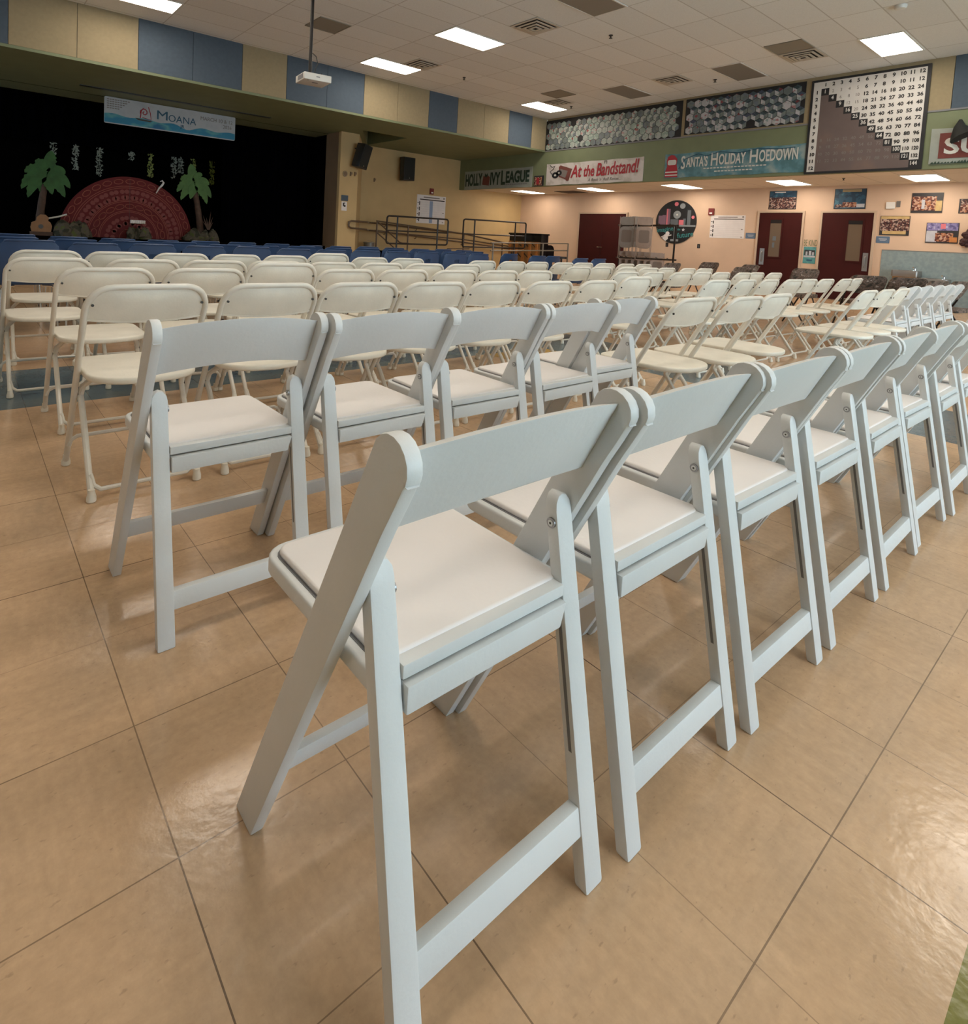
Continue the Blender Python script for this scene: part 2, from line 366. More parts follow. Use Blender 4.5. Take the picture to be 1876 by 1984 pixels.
sf.box(7.7, 9.25, 12.0, 14.1, ZL+.75, ZL+.8)
struct('ceiling', sf, 'green')
struct('trim_2', MB().box(1.57, 5.5, 12.50, 12.60, ZL-.012, ZL+.01), 'black')
# beam over the stage with alternating fabric panels
bm_ = MB(); bm_.mi = 0
seams = [.32+.9275*k for k in range(-6, 15)]
names = {0: 'tan', 1: 'tan', 2: 'slate', 3: 'slate', 4: 'tan', 5: 'slate', 6: 'slate', 7: 'tan', 8: 'tan', 9: 'slate', 10: 'tan', 11: 'tan', 12: 'slate', 13: 'tan', -1: 'slate', -2: 'slate', -3: 'tan', -4: 'slate', -5: 'slate', -6: 'tan'}
for i, k in enumerate(range(-6, 14)):
    bm_.mi = 0 if names[k] == 'tan' else 1
    a = .32+.9275*k; b = min(a+.9275, XW) if k < 13 else XW
    bm_.box(a+.004, b-.004, YF, YF+.03, ZL+.04, ZC)
bm_.mi = 2; bm_.box(-8, XW, YF+.03, YF+.1, ZL, ZC)
bm_.mi = 3; bm_.box(-8, XW, YF-.012, YF+.06, ZL-.012, ZL+.035)
struct('wall_back', bm_, ['tan', 'slate', 'groove', 'green'])
# wall over the alcove: green band below, tan and slate panels above
bm_ = MB(); bm_.mi = 0; bm_.box(XW, XW+.15, -8, YW, 2.62, ZL); bm_.box(XW, XW+.15, -8, YF+.05, ZL, ZL+.02)
for (a, b, c) in [(1.66, YF, 1), (.73, 1.652, 2), (-.20, .722, 2), (-1.13, -.208, 1), (-3.0, -1.138, 1), (-5, -3.01, 2), (-8, -5.01, 1)]:
    bm_.mi = c; bm_.box(XW, XW+.15, a, b, ZL+.02, ZC)
bm_.mi = 3; bm_.box(XW-.015, XW+.01, -8, YF, ZL+.0, ZL+.03)
struct('wall_front', bm_, ['green', 'tan', 'slate', 'groove'])
struct('wall_right', MB().box(XB, XB+.12, -8, YW+.12, 0, ZA+.1), 'pink')
bm_ = MB(); bm_.box(8.05, XB, YW, YW+.12, 0, ZL); bm_.box(7.5, 8.05, YN, YN+.12, 0, ZL); bm_.prism([(8.05, YN), (9.12, YW), (9.0, YW+.1), (7.93, YN+.12)], XYZ, 0, ZL)
struct('wall_left', bm_, 'yellow')
struct('trim_1', MB().box(7.5, 7.62, YN+.12, 13.45, 0, ZL), 'pier')
bm_ = MB(); bm_.box(-6.1, .6, -7.1, -7, 0, ZC); bm_.box(12.4, XB, -7.1, -7, 0, ZC); bm_.box(.6, 12.4, -7.1, -7, 3.1, ZC)  # unseen rear wall, its openings shaped to send cool light onto chair backs
for x in (3.5, 6.45, 9.4): bm_.box(x, x+.12, -7.1, -7, 0, 3.1)
M['pale'] = mat('pale_wall_paint', (.62, .57, .52), .6)
struct('wall_rear_unseen', bm_, 'pale')
struct('wall_side_unseen', MB().box(-6.1, -6, -7, 13.3, 0, ZC), 'pale')  # unseen wall added to keep cool light off the chairs' left sides
# dark stage house
bm_ = MB(); bm_.box(-8, 7.6, 16.4, 16.5, 0, ZL+.8); bm_.box(7.55, 7.65, 13.4, 16.4, 0, ZL+.8); bm_.box(-8, 7.6, YW-.9, 16.4, ZL+.7, ZL+.8); bm_.box(-8, 7.6, 13.35, 13.4, ZL, ZL+.8)
struct('wall_stage', bm_, 'stageblack')
bm_ = MB(); bm_.box(-8, 7.5, 13.3, 16.4, 0, .60); struct('stage_floor', bm_, 'stageblack')
def curtain(name, x0, x1, y, z0, z1, label, amp=.05):
    bm = MB(); n = int((x1-x0)/.05)
    f = [(x0+(x1-x0)*i/n, y+amp*math.sin(i*1.05)+amp*.4*math.sin(i*.37)) for i in range(n+1)]
    top = [bm.bm.verts.new((a, b, z1)) for a, b in f]; bot = [bm.bm.verts.new((a, b, z0)) for a, b in f]
    top2 = [bm.bm.verts.new((a, b+.015, z1)) for a, b in f]; bot2 = [bm.bm.verts.new((a, b+.015, z0)) for a, b in f]
    for i in range(n):
        bm.face([top[i], top[i+1], bot[i+1], bot[i]]); bm.face([top2[i], top2[i+1], bot2[i+1], bot2[i]])
        bm.face([top[i], top[i+1], top2[i+1], top2[i]]); bm.face([bot[i], bot[i+1], bot2[i+1], bot2[i]])
    for i in (0, n): bm.face([top[i], bot[i], bot2[i], top2[i]])
    return tag(bm.build(name, 'curtain'), label, 'curtain')
curtain('stage_curtain', 5.0, 7.45, 14.3, .61, 3.58, 'black stage curtain gathered at the right side of the stage')
curtain('stage_valance', -6, 7.5, 15.9, 2.78, 4.2, 'black valance across the back of the stage above the hanging vines', .03)

# ---------------- lamps ----------------
def troffer(x, y, z, lit, label, group, dm='lamp', sx=4*T, sy=2*T):
    t = thing('ceiling_light', label, 'ceiling light', (x, y, z), 0, group)
    f = MB(); a = sx/2-.005; b = sy/2-.005; k = .022
    f.box(-a, a, -b, -b+k, -.012, .0); f.box(-a, a, b-k, b, -.012, 0); f.box(-a, -a+k, -b+k, b-k, -.012, 0); f.box(a-k, a, -b+k, b-k, -.012, 0)
    f.build('frame', 'lampframe', t, False)
    MB().box(-a+k, a-k, -b+k, b-k, -.008, -.001).build('diffuser', dm if lit else 'lampoff', t, False)
    return t
seen = {(6.83, 9.55): 'lit ceiling troffer next to the tan panel, far end of the middle line', (6.83, 7.11): 'lit ceiling troffer right of the projector pole, largest lit one near the picture centre',
        (11.7, 9.55): 'small lit ceiling troffer nearest the corner above the grey hexagon artwork', (11.7, 2.23): 'lit ceiling troffer above the multiplication chart', (1.95, 9.55): 'lit ceiling troffer at the top left above the tan panels'}
for x, y in [(a, b) for a in (1.95, 6.83, 11.7) for b in (9.55, 7.11, 4.65, 2.23, -.24, -2.68, -5.1)]+[(-2.93, 4.65), (-2.93, -.24)]:  # last two troffers are added, unseen, to warm the chairs' left sides
    if True:
        lit = (x, y) not in ((6.83, 4.65), (11.7, 7.11), (11.7, 4.65), (-2.93, 9.55))
        lb = seen.get((x, y))
        if not lit:
            lb = {(6.83, 4.65): 'brownish unlit ceiling troffer at the top edge of the picture', (11.7, 7.11): 'grey unlit ceiling troffer above the left hexagon artwork', (11.7, 4.65): 'grey unlit ceiling troffer above the right hexagon artwork'}[(x, y)]
        if lb is None:
            lb = 'unseen lit ceiling troffer overhead outside the picture'; g = 'ceiling lights outside the picture'
        else: g = None
        troffer(x, y, ZC-.001, lit, lb, g)
for i, (y, lb) in enumerate([(12.95, 'lit low ceiling troffer above the stair rails, below the holly banner'), (10.2, 'lit low ceiling troffer under the red lettered banner'), (7.45, 'lit low ceiling troffer above the round mural'),
               (4.83, 'lit low ceiling troffer above the door left of the teal poster'), (2.33, 'lit low ceiling troffer under the multiplication chart'), (-.3, 'lit low ceiling troffer beyond the right picture edge'), (-3, 'lit low ceiling troffer far beyond the right picture edge')]):
    troffer(15.05, y, ZA-.001, True, lb, None, 'lamplow')
# return grilles, diffuser vents and sprinklers
for (x, y, lb) in [(4.69, 8.38, 'dark grey return grille behind the projector pole'), (10.78, 3.42, 'dark grey return grille beside the louvred vent, left of the right ceiling light'), (10.85, 8.4, 'small dark return grille near the far corner of the ceiling')]:
    t = thing('return_grille', lb, 'ceiling vent', (x, y, ZC-.002))
    MB().box(-.295, .295, -.29, .29, -.006, 0).build('grille', 'grille', t, False)
    f = MB()
    for a in (-.29, .275): f.box(a, a+.015, -.29, .29, -.012, -.006); f.box(-.275, .275, a, a+.015, -.012, -.006)
    f.build('frame', 'grille', t, False)
for (x, y, lb) in [(7.13, 5.86, 'square louvred ceiling vent at the top centre above the large light'), (7.2, 8.97, 'square louvred ceiling vent beside the light over the tan panels'),
                   (11.4, 3.42, 'square louvred ceiling vent left of the light above the multiplication chart'), (11.42, 5.87, 'square louvred ceiling vent above the right hexagon artwork'), (11.5, 8.95, 'tiny louvred ceiling vent above the farthest ceiling light')]:
    t = thing('ceiling_vent', lb, 'ceiling vent', (x, y, ZC-.002))
    f = MB()
    for (a, b, z) in ((.295, .25, .0), (.225, .185, .02), (.155, .115, .035), (.085, .045, .045)):
        zz = -.012-z*.8
        for (x0, x1, y0, y1) in ((-a, a, -a, -b), (-a, a, b, a), (-a, -b, -b, b), (b, a, -b, b)): f.box(x0, x1, y0, y1, zz, zz+.008)
    f.build('louvre', 'vent', t, False)
    MB().box(-.27, .27, -.27, .27, -.004, .0).build('throat', 'ventdark', t, False)
for i, (x, y, lb) in enumerate([(8.3, 5.23, 'small dark ceiling sprinkler right of the top centre vent'), (8.43, 9.04, 'small dark ceiling sprinkler right of the vent over the tan panels'), (11.93, 5.22, 'small dark ceiling sprinkler above the right hexagon artwork'), (12.07, 8.97, 'small dark ceiling sprinkler nearest the far corner'), ]):
    tag(MB().lathe([(.035, 0), (.035, -.012), (.012, -.016), (.012, -.045), (.03, -.05), (.03, -.055)], 12, (x, y, ZC)).build('sprinkler', 'black'), lb, 'sprinkler')
tag(MB().lathe([(.075, 0), (.075, -.02), (.06, -.045), (.02, -.055)], 20, (9.95, 1.72, ZC)).build('smoke_detector', 'lampframe'), 'round white detector on the ceiling at the top right', 'smoke detector')
tag(MB().box(15.15, 15.9, 11.1, 11.9, ZA-.01, ZA-.001).build('ceiling_vent', 'ventdark', None, False), 'dark slotted vent in the low ceiling between its first two lights', 'ceiling vent')
tag(MB().lathe([(.03, 0), (.03, -.01), (.012, -.015), (.012, -.04), (.025, -.045)], 12, (14.6, 3.6, ZA)).build('sprinkler', 'black'), 'small sprinkler in the low ceiling above the space between the two windowed doors', 'sprinkler')

# ---------------- wall board helpers ----------------
def wallX(x, y0, z0):      # board on a wall facing -X ; u runs to the viewer's right (-Y)
    return Matrix(((0, 0, -1, x), (-1, 0, 0, y0), (0, 1, 0, z0), (0, 0, 0, 1)))
def wallY(y, x0, z0):      # board on a wall facing -Y ; u runs along +X
    return Matrix(((1, 0, 0, x0), (0, 0, -1, y), (0, 1, 0, z0), (0, 0, 0, 1)))
def text_mesh(items, name, m, parent, depth=.003, z=.012, cx=1.0, bold=0.0):
    """items: (string, u, v, height, align) in the parent's local plane"""
    bm = bmesh.new()
    for it in items:
        s, u, v, h = it[:4]; al = it[4] if len(it) > 4 else 'CENTER'; wx = it[5] if len(it) > 5 else cx; rot = it[6] if len(it) > 6 else 0; sh = it[7] if len(it) > 7 else 0
        c = bpy.data.curves.new('t', 'FONT'); c.body = s; c.size = h/.72; c.align_x = 'LEFT' if al == 'FIT' else al; c.extrude = depth/2; c.offset = bold; c.shear = sh
        c.resolution_u = 3
        o = bpy.data.objects.new('t', c); col.objects.link(o)
        bpy.context.view_layer.update()
        me = o.evaluated_get(bpy.context.evaluated_depsgraph_get()).to_mesh()
        tm = Matrix.Translation((u, v, z)) @ Matrix.Rotation(rot, 4, 'Z') @ Matrix.Diagonal((wx, 1, 1, 1))
        if al == 'FIT':      # wx is the wanted width
            xs = [p.co.x for p in me.vertices]; k = wx/(max(xs)-min(xs))
            tm = Matrix.Translation((u-min(xs)*k, v, z)) @ Matrix.Rotation(rot, 4, 'Z') @ Matrix.Diagonal((k, 1, 1, 1))
        me2 = me.copy(); me2.transform(tm); bm.from_mesh(me2); bpy.data.meshes.remove(me2)
        o.to_mesh_clear(); bpy.data.objects.remove(o); bpy.data.curves.remove(c)
    me = bpy.data.meshes.new(name); bm.to_mesh(me); bm.free(); me.materials.append(M[m])
    ob = bpy.data.objects.new(name, me); col.objects.link(ob); ob.parent = parent
    return ob
def board(name, label, cat, mw, w_, h_, m, th=.008, group=None, r=.01, wavy=0):
    t = thing(name, label, cat, group=group); t.matrix_world = mw
    if wavy:
        b = MB(); n = 24
        P = lambda i, v: (w_*i/n, v*h_ - (.012*math.sin(PI*((i*4/n) % 1)) if v > .5 else .008*math.sin(i*.9)), .004+.004*math.sin(i*.8))
        for i in range(n):
            a = P(i, 0); c = P(i+1, 0); d = P(i+1, 1); e = P(i, 1)
            b.hexa([(a[0], a[1], 0), (c[0], c[1], 0), (c[0], c[1], c[2]+th/2), (a[0], a[1], a[2]+th/2), (e[0], e[1], 0), (d[0], d[1], 0), (d[0], d[1], d[2]+th/2), (e[0], e[1], e[2]+th/2)])
        b.build('panel', m, t, False)
    else: MB().prism(rrect(0, w_, 0, h_, r), XYZ, 0, th).build('panel', m, t, False)
    return t
def rects(t, name, L_, m, z=.009, th=.003, label=None):
    b = MB()
    for (a, c, d, e) in L_: b.box(a, c, d, e, z-th, z)
    return b.build(name, m, t, False)
def books(t, L_, m, z):
    for q in L_: rects(t, 'painted_book', [q], m, z)

# ---------------- banners on the green band (wall X) ----------------
GX = XW-.004
t = board('banner', 'grey banner with dark green words HOLLY and IVY LEAGUE under the beam', 'banner', wallX(GX, 13.93, 2.615), 2.97, .60, 'holly', wavy=1)
for nm_, it in (('word_holly', ('HOLLY', .06, .12, .38, 'FIT', .80, .02)), ('word_ivy', ('IVY', 1.22, .13, .38, 'FIT', .44)), ('initial_letter', ('L', 1.70, .12, .43, 'FIT', .18)), ('word_league', ('EAGUE', 1.90, .17, .34, 'FIT', .96))):
    text_mesh([it], nm_, 'dkgreen', t, z=.016, bold=.018)
b = MB(); b.prism([(.86, .14), (1.16, .10), (1.2, .36), (1.08, .44), (1.0, .38), (.9, .42)], XYZ, .012, .017); b.build('red_emblem', 'dullred', t, False)
b = MB(); b.prism([(.96, .40), (1.03, .36), (1.1, .41), (1.09, .50), (1.03, .44), (.97, .50)], XYZ, .017, .019); b.build('green_sprig', 'dkgreen', t, False)
rects(t, 'small_lettering', [(1.9+.09*i, 1.9+.09*i+.07, .09, .115) for i in range(10)], 'groove', .017)

t = board('banner', 'white banner with red script At the Bandstand! on the green wall band', 'banner', wallX(GX, 10.43, 2.64), 3.07, .60, 'bandcloth', wavy=1)
for nm_, it in (('word_at', ('At', .86, .18, .34, 'FIT', .38, .03, .25)), ('word_the', ('the', 1.30, .19, .30, 'FIT', .34, .03, .25)), ('word_bandstand', ('Bandstand!', 1.70, .19, .34, 'FIT', 1.26, .035, .25))):
    text_mesh([it], nm_, 'crimson', t, z=.016, bold=.008)
text_mesh([("A Rock 'n' Roll Revue...", 1.95, .055, .085, 'CENTER', .9, 0, .3)], 'subtitle', 'gridgrey', t, z=.016)
b = MB(); b.prism([(.44, .50), (.50, .54), (.90, .42), (.80, .10), (.72, .10), (.70, .14), (.46, .22)], XYZ, .012, .016); b.build('record_player', 'dullred', t, False)
b = MB(); b.prism([(.50, .44), (.76, .37), (.69, .18), (.49, .25)], XYZ, .0165, .0185); b.build('record_player_lid', 'gridgrey', t, False)
b = MB()
for (u, v, r) in ((.33, .27, .115), (.46, .33, .10)):
    b.prism([(u+r*math.cos(k*PI/12), v+r*.75*math.sin(k*PI/12)) for k in range(24)], XYZ, .012, .0215)
b.build('black_record', 'ink', t, False)
b = MB()
for (u, v, r) in ((.33, .27, .04), (.46, .33, .03)): b.prism([(u+r*math.cos(k*PI/8), v+r*.75*math.sin(k*PI/8)) for k in range(16)], XYZ, .0215, .0225)
b.build('record_label', 'silver', t, False)
b = MB(); b.tube([(.12, .56, .016), (.2, .5, .016), (.3, .53, .016), (.24, .44, .016), (.14, .38, .016), (.2, .3, .016)], .009, 6); b.box(1.93, 1.94, .5, .57, .013, .017); b.box(2.0, 2.01, .49, .56, .013, .017); b.box(1.93, 2.01, .56, .575, .013, .017)
b.build('music_note', 'ink', t, False)

t = board('banner', "blue winter banner with pale words SANTA'S HOLIDAY HOEDOWN", 'banner', wallX(GX, 6.80, 2.68), 3.0, .565, 'hoecloth', wavy=1)
for nm_, its in (('word_santas', [('S', .41, .20, .30, 'FIT', .10), ("ANTA'S", .535, .235, .22, 'FIT', .50)]), ('word_holiday', [('H', 1.11, .235, .29, 'FIT', .15), ('OLIDAY', 1.285, .25, .23, 'FIT', .57)]), ('word_hoedown', [('H', 1.94, .245, .29, 'FIT', .16), ('OEDOWN', 2.125, .26, .24, 'FIT', .74)])):
    text_mesh(its, nm_, 'silver', t, z=.018, bold=.007)
rects(t, 'small_lettering', [(.95+.075*i, .95+.075*i+.055, .165, .19) for i in range(18)]+[(1.2+.075*i, 1.2+.075*i+.055, .09, .115) for i in range(11)], 'silver', .017)
b = MB(); b.prism([(.02, .02), (.34, .01), (.33, .18), (.30, .30), (.31, .44), (.24, .52), (.16, .54), (.08, .50), (.05, .40), (.07, .28), (.03, .16)], XYZ, .012, .018); b.build('red_figure', 'crimson', t, False)
b = MB(); b.prism(rrect(.08, .29, .30, .42, .04), XYZ, .018, .021); b.prism(rrect(.03, .33, .12, .15, .01), XYZ, .018, .021); b.prism(rrect(.03, .34, .05, .075, .01), XYZ, .018, .021); b.build('white_trim', 'silver', t, False)
b = MB(); b.tube([(.36, .2, .017), (.5, .42, .017), (.8, .52, .017), (1.0, .46, .017), (1.3, .53, .017), (1.7, .47, .017), (2.1, .53, .017), (2.5, .49, .017), (2.8, .5, .017)], .008, 6); b.build('dark_swirl', 'navyink', t, False)

# multiplication chart
t = board('multiplication_chart', 'large black bordered multiplication chart hanging high on the wall', 'chart', wallX(XW-.018, 3.80, 2.62), 1.84, 1.83, 'ink', .010)
cw = 1.74/13; ch = 1.74/13; ox = .045; oy = .045
cell = lambda c, r: (ox+c*cw, ox+(c+1)*cw, oy+(12-r)*ch, oy+(13-r)*ch)
rects(t, 'white_cells', [cell(c, r) for r in range(13) for c in range(13) if (c == 0 or r == 0 or c > r)], 'gridwhite', .0125)
rects(t, 'tinted_cells', [cell(c, r) for r in range(1, 13) for c in range(1, 13) if c < r], 'gridbrown', .0125)
num = lambda s, c, r, h=.066, k=1.0: (s, ox+(c+.5)*cw, oy+(12-r+.30)*ch, h, 'CENTER', k)
text_mesh([num(str(i), i, 0) for i in range(1, 13)]+[num(str(i), 0, i) for i in range(1, 13)]+[num(str(c*r), c, r, .064, .98 if c*r < 100 else .78) for r in range(1, 13) for c in range(1, 13) if c > r and c > 5], 'black_print', 'ink', t, z=.0145, bold=.0032)
text_mesh([num(str(c*r), c, r, .060, .85) for r in range(1, 5) for c in range(2, 6) if c > r]+[num(str(c*r), c, r, .060, .95) for c in range(1, 12) for r in range(8, 12) if c < r], 'grey_print', 'gridgrey', t, z=.0145)
text_mesh([num(str(i*i), i, i, .072, .85 if i < 10 else .72) for i in range(1, 13)], 'white_print', 'gridwhite', t, z=.0145, bold=.002)

t = board('banner', 'pale banner with brown sign starting SU at the right picture edge', 'banner', wallX(GX, 1.875, 2.70), 2.6, .61, 'holly', wavy=1)
rects(t, 'brown_sign', [(.12, 2.3, .09, .52)], 'crimson', .017).data.materials[0] = mat('brown_red_sign', (.16, .035, .028), .6, var=.15, vscale=6)
text_mesh([('SUMMER', .19, .17, .27, 'FIT', 1.75)], 'lettering', 'silver', t, z=.021, bold=.010)
b = MB()
for i in range(60):
    u = .02+i*.043; hgt = .03+.03*random.random(); b.prism([(u, .0), (u+.05, .0), (u+.03+.02*random.random(), hgt)], XYZ, .012, .018)
b.build('painted_grass', 'dkgreen', t, False)
b = MB()
b.tube([(XW-.06, 1.50, 3.42), (XW-.07, 1.50, 3.30), (XW-.08, 1.46, 3.20), (XW-.09, 1.42, 3.12)], [.02, .08, .15, .20], 12)
tag(b.build('hanging_cloth', 'blackcloth'), 'black cloth hanging over the brown sign banner at the right edge', 'cloth')

t = board('photo_print', 'small dark and red photo print between the holly banner and the bandstand banner', 'photo', wallX(GX, 10.89, 2.63), .37, .30, 'photodark')
rects(t, 'picture', [(.02, .30, .02, .26)], 'crowd2', .011); rects(t, 'red_figure', [(.10, .20, .05, .24)], 'crimson', .0125)

# ---------------- hexagon artworks ----------------
def hexart(label, y0, y1, z0, z1, mats, seed, ragged):
    rnd = random.Random(seed)
    t = thing('hexagon_artwork', label, 'artwork'); t.matrix_world = wallX(GX, y0, z0)
    W = y0-y1; H = z1-z0
    MB().box(0, W, 0, H, 0, .012).build('backing', 'ink', t, False)
    b = MB(); R = .098; wd = R*math.sqrt(3); j = 0; v = R*.92
    while v < H-.02:
        u = wd/2+.03+(wd/2 if j % 2 else 0)
        while u < W-.06:
            if rnd.random() > .02:
                rr = R*.94; P = [(u+rr*math.cos(PI/6+k*PI/3), v+rr*math.sin(PI/6+k*PI/3)) for k in range(6)]
                P = [(p[0], min(max(p[1], .0), H)) for p in P]
                z = .02; c = (u, v)
                tone = rnd.random()
                if tone < .62: cols = (2, 0, 1)
                elif tone < .8: cols = (0, 0, 0)
                else: cols = (1, 1, 1)
                if ragged: cols = ((0, 1, 2), (1, 1, 1), (0, 0, 0), (2, 2, 2), (1, 1, 2))[rnd.randrange(5)]
                # three rhombi of the cube pattern: top, left, right
                for q, ci in ((((0, 1, 2)), cols[0]), (((2, 3, 4)), cols[1]), (((4, 5, 0)), cols[2])):
                    b.mi = ci; poly = [c, P[q[0]], P[q[1]], P[q[2]]]
                    b.prism(poly, XYZ, .012, z)
            u += wd
        v += R*1.5; j += 1
    b.build('hexagon_tiles', mats, t, False)
    return t
hexart('grey green hexagon tile artwork, left one under the ceiling', 10.537, 6.46, 3.63, 4.47, ['hexgreen', 'hexpale', 'hexmid'], 3, True)
hexart('blue and grey cube pattern hexagon artwork left of the multiplication chart', 6.38, 3.90, 3.66, 4.47, ['hexlight', 'hexmid', 'hexdark'], 5, False)

# ---------------- doors ----------------
def door(n, y0, y1, h, windows, plate_side, double=False, wy=None):
    f = MB(); k = .045
    f.box(XB-.05, XB+.01, y1-k, y1, 0, h+k); f.box(XB-.05, XB+.01, y0, y0+k, 0, h+k); f.box(XB-.05, XB+.01, y1, y0, h, h+k)
    d = tag(f.build('door_%d' % n, 'frame', None, False), kind='structure')
    b = MB(); b.box(XB-.03, XB+.005, y1+.004, y0-.004, .008, h-.004)
    b.build('leaf', 'door', d, False)
    return d
d = door(1, 11.50, 9.74, 2.02, 0, 0)
MB().box(XB-.0325, XB-.0295, 10.60, 10.606, .01, 2.0).build('meeting_gap', 'black', d, False)
b = MB(); b.tube([(XB-.03, 10.70, .94), (XB-.08, 10.70, .94), (XB-.08, 10.52, .935)], .018, 8); b.prism([(10.68+.03*math.cos(a*PI/6), .94+.03*math.sin(a*PI/6)) for a in range(12)], lambda a, b_, c: (c, a, b_), XB-.045, XB-.03); b.build('door_handle', 'chrome', d)
def window_door(n, y0, y1, wy0, wy1, py0, py1):
    d = door(n, y0, y1, 2.06, 0, 0)
    b = MB(); a0, a1, z0, z1 = wy1, wy0, .94, 1.88; k = .035
    for q in ((a0-k, a1+k, z1, z1+k), (a0-k, a1+k, z0-k, z0), (a0-k, a0, z0, z1), (a1, a1+k, z0, z1)): b.box(XB-.042, XB-.029, *q)
    wf = b.build('window_frame', 'door', d, False)
    MB().box(XB-.034, XB-.031, a0, a1, z0, z1).build('pane', 'glass', wf, False)
    MB().box(XB-.0365, XB-.034, a0, a1, z1-.09, z1).build('dark_reflection', 'darkreflect', wf, False)  # reflection painted as a dark strip across the top of the pane
    b = MB(); b.box(XB-.04, XB-.029, py1, py0, .72, 1.14); b.tube([(XB-.04, (py0+py1)/2, .8), (XB-.08, (py0+py1)/2, .84), (XB-.08, (py0+py1)/2, 1.02), (XB-.04, (py0+py1)/2, 1.06)], .012, 8)
    b.build('push_plate', 'steel', d, False)
    return d
d2 = window_door(2, 5.83, 4.83, 5.55, 5.29, 5.75, 5.64)
MB().box(XB-.038, XB-.0345, 5.39, 5.47, 1.35, 1.46).box(XB-.038, XB-.0345, 5.42, 5.47, 1.17, 1.3).build('pinned_note', 'mslate', d2, False)
d3 = window_door(3, 4.40, 3.38, 3.86, 3.58, 3.52, 3.42)
for y, lab in ((6.15, 'blue sign plate with pale writing left of the first windowed door'), (3.31, 'blue sign plate with pale writing right of the second windowed door')):
    t = board('door_sign', lab, 'sign', wallX(XB-.001, y, 1.38), .25, .15, 'plate', .006)
    rects(t, 'pale_writing', [(.05, .2, .085, .1), (.07, .18, .055, .068)], 'photopale', .0075)

# charts
def chart(label, mw, w_, h_, stripe):
    t = board('wall_chart', label, 'chart', mw, w_, h_, 'white', .006)
    rects(t, 'title_line', [(w_*.22, w_*.78, h_*.90, h_*.94)], 'gridgrey', .0075)
    rects(t, 'header_bar', [(w_*.10, w_*.96, h_*.82, h_*.855)], 'ink', .0075)
    rects(t, 'row_marks', [(w_*.075, w_*.105, h_*(.06+.19*i), h_*(.19+.19*i)) for i in range(4)]+[(w_*.02, w_*.06, h_*(.1+.2*i), h_*(.13+.2*i)) for i in range(4)], 'ink', .0075)
    rects(t, 'grid_lines', [(w_*.12, w_*.95, h_*(.1+.08*i), h_*(.1+.08*i)+.003) for i in range(9)], 'photopale', .0072)
    rects(t, 'corner_marks', [(w_*.9, w_*.95, h_*.05, h_*.08), (w_*.9, w_*.95, h_*.38, h_*.41), (w_*.91, w_*.96, h_*.9, h_*.96)], 'gridgrey', .0075)
    if stripe: rects(t, 'blue_stripe', [(w_*.44, w_*.55, h_*.02, h_*.80)], 'blueink', .0078)
    return t
chart('white wall chart with dark header left of the first windowed door', wallX(XB-.001, 7.11, 1.37), .92, .62, False)
chart('tall white wall chart with a pale blue stripe on the mustard wall', wallY(YW-.001, 11.23, 1.42), 1.2, .91, True)
def strobe(label, mw):
    t = board('fire_alarm', label, 'fire alarm', mw, .15, .19, 'red', .035)
    rects(t, 'white_lens', [(.04, .11, .03, .075)], 'lampframe', .05, .015)
strobe('red fire alarm strobe above the white chart beside the round mural', wallX(XB-.001, 7.18, 1.99))
strobe('red fire alarm strobe above the striped chart on the mustard wall', wallY(YW-.001, 11.73, 2.37))
t = board('wall_sign', 'plain blue grey sign beside the stage opening', 'sign', wallY(YN-.001, 7.57, 1.815), .21, .15, 'slate', .006)
t = board('safety_notice', 'small white notice under the blue grey sign beside the stage', 'sign', wallY(YN-.001, 7.59, 1.56), .16, .24, 'white', .004)
rects(t, 'dark_symbol', [(.04, .08, .12, .2), (.07, .12, .1, .15), (.05, .11, .19, .21)], 'ink', .0055)
t = thing('wall_clock_mount', 'small pale round box on the mustard wall beside the stage opening', 'wall box'); t.matrix_world = wallY(YN-.001, 7.65, 2.52)
MB().prism([(.07*math.cos(a*PI/8), .08*math.sin(a*PI/8)) for a in range(16)], XYZ, 0, .03).build('cover', 'tan', t)
MB().prism([(.05*math.cos(a*PI/8), .06*math.sin(a*PI/8)) for a in range(16)], XYZ, .03, .034).build('face', 'pier', t)
for i, (x, z, lb) in enumerate([(7.80, 2.54, 'small brown bracket below the tilted speaker, left one'), (7.93, 2.55, 'small brown bracket right under the tilted speaker'), (9.55, 2.62, 'small brown bracket on the mustard wall right of the tilted speaker')]):
    y = YN if x < 8.04 else YW
    tag(MB().box(x, x+.03, y-.04, y, z-.06, z+.05).box(x+.03, x+.07, y-.02, y, z-.02, z+.04).build('wall_bracket', 'pier', None, False), lb, 'bracket')
t = board('thermostat', 'white thermostat box right of the second windowed door', 'thermostat', wallX(XB-.001, 3.18, 2.15), .16, .15, 'lampframe', .035)
tag(MB().box(XB-.02, XB, 2.93, 3.0, 2.19, 2.32).build('wall_switch', 'steel', None, False), 'small grey switch plate beside the white thermostat', 'switch')
for y, lb in ((8.34, 'small dark wall outlet below the round mural'), (7.39, 'small dark wall outlet below the white chart')):
    t = board('wall_outlet', lb, 'outlet', wallX(XB-.001, y+.04, 1.06), .08, .12, 'rivet', .006, r=.004)
    rects(t, 'socket', [(.03, .05, .03, .05), (.03, .05, .07, .09)], 'steel', .008)
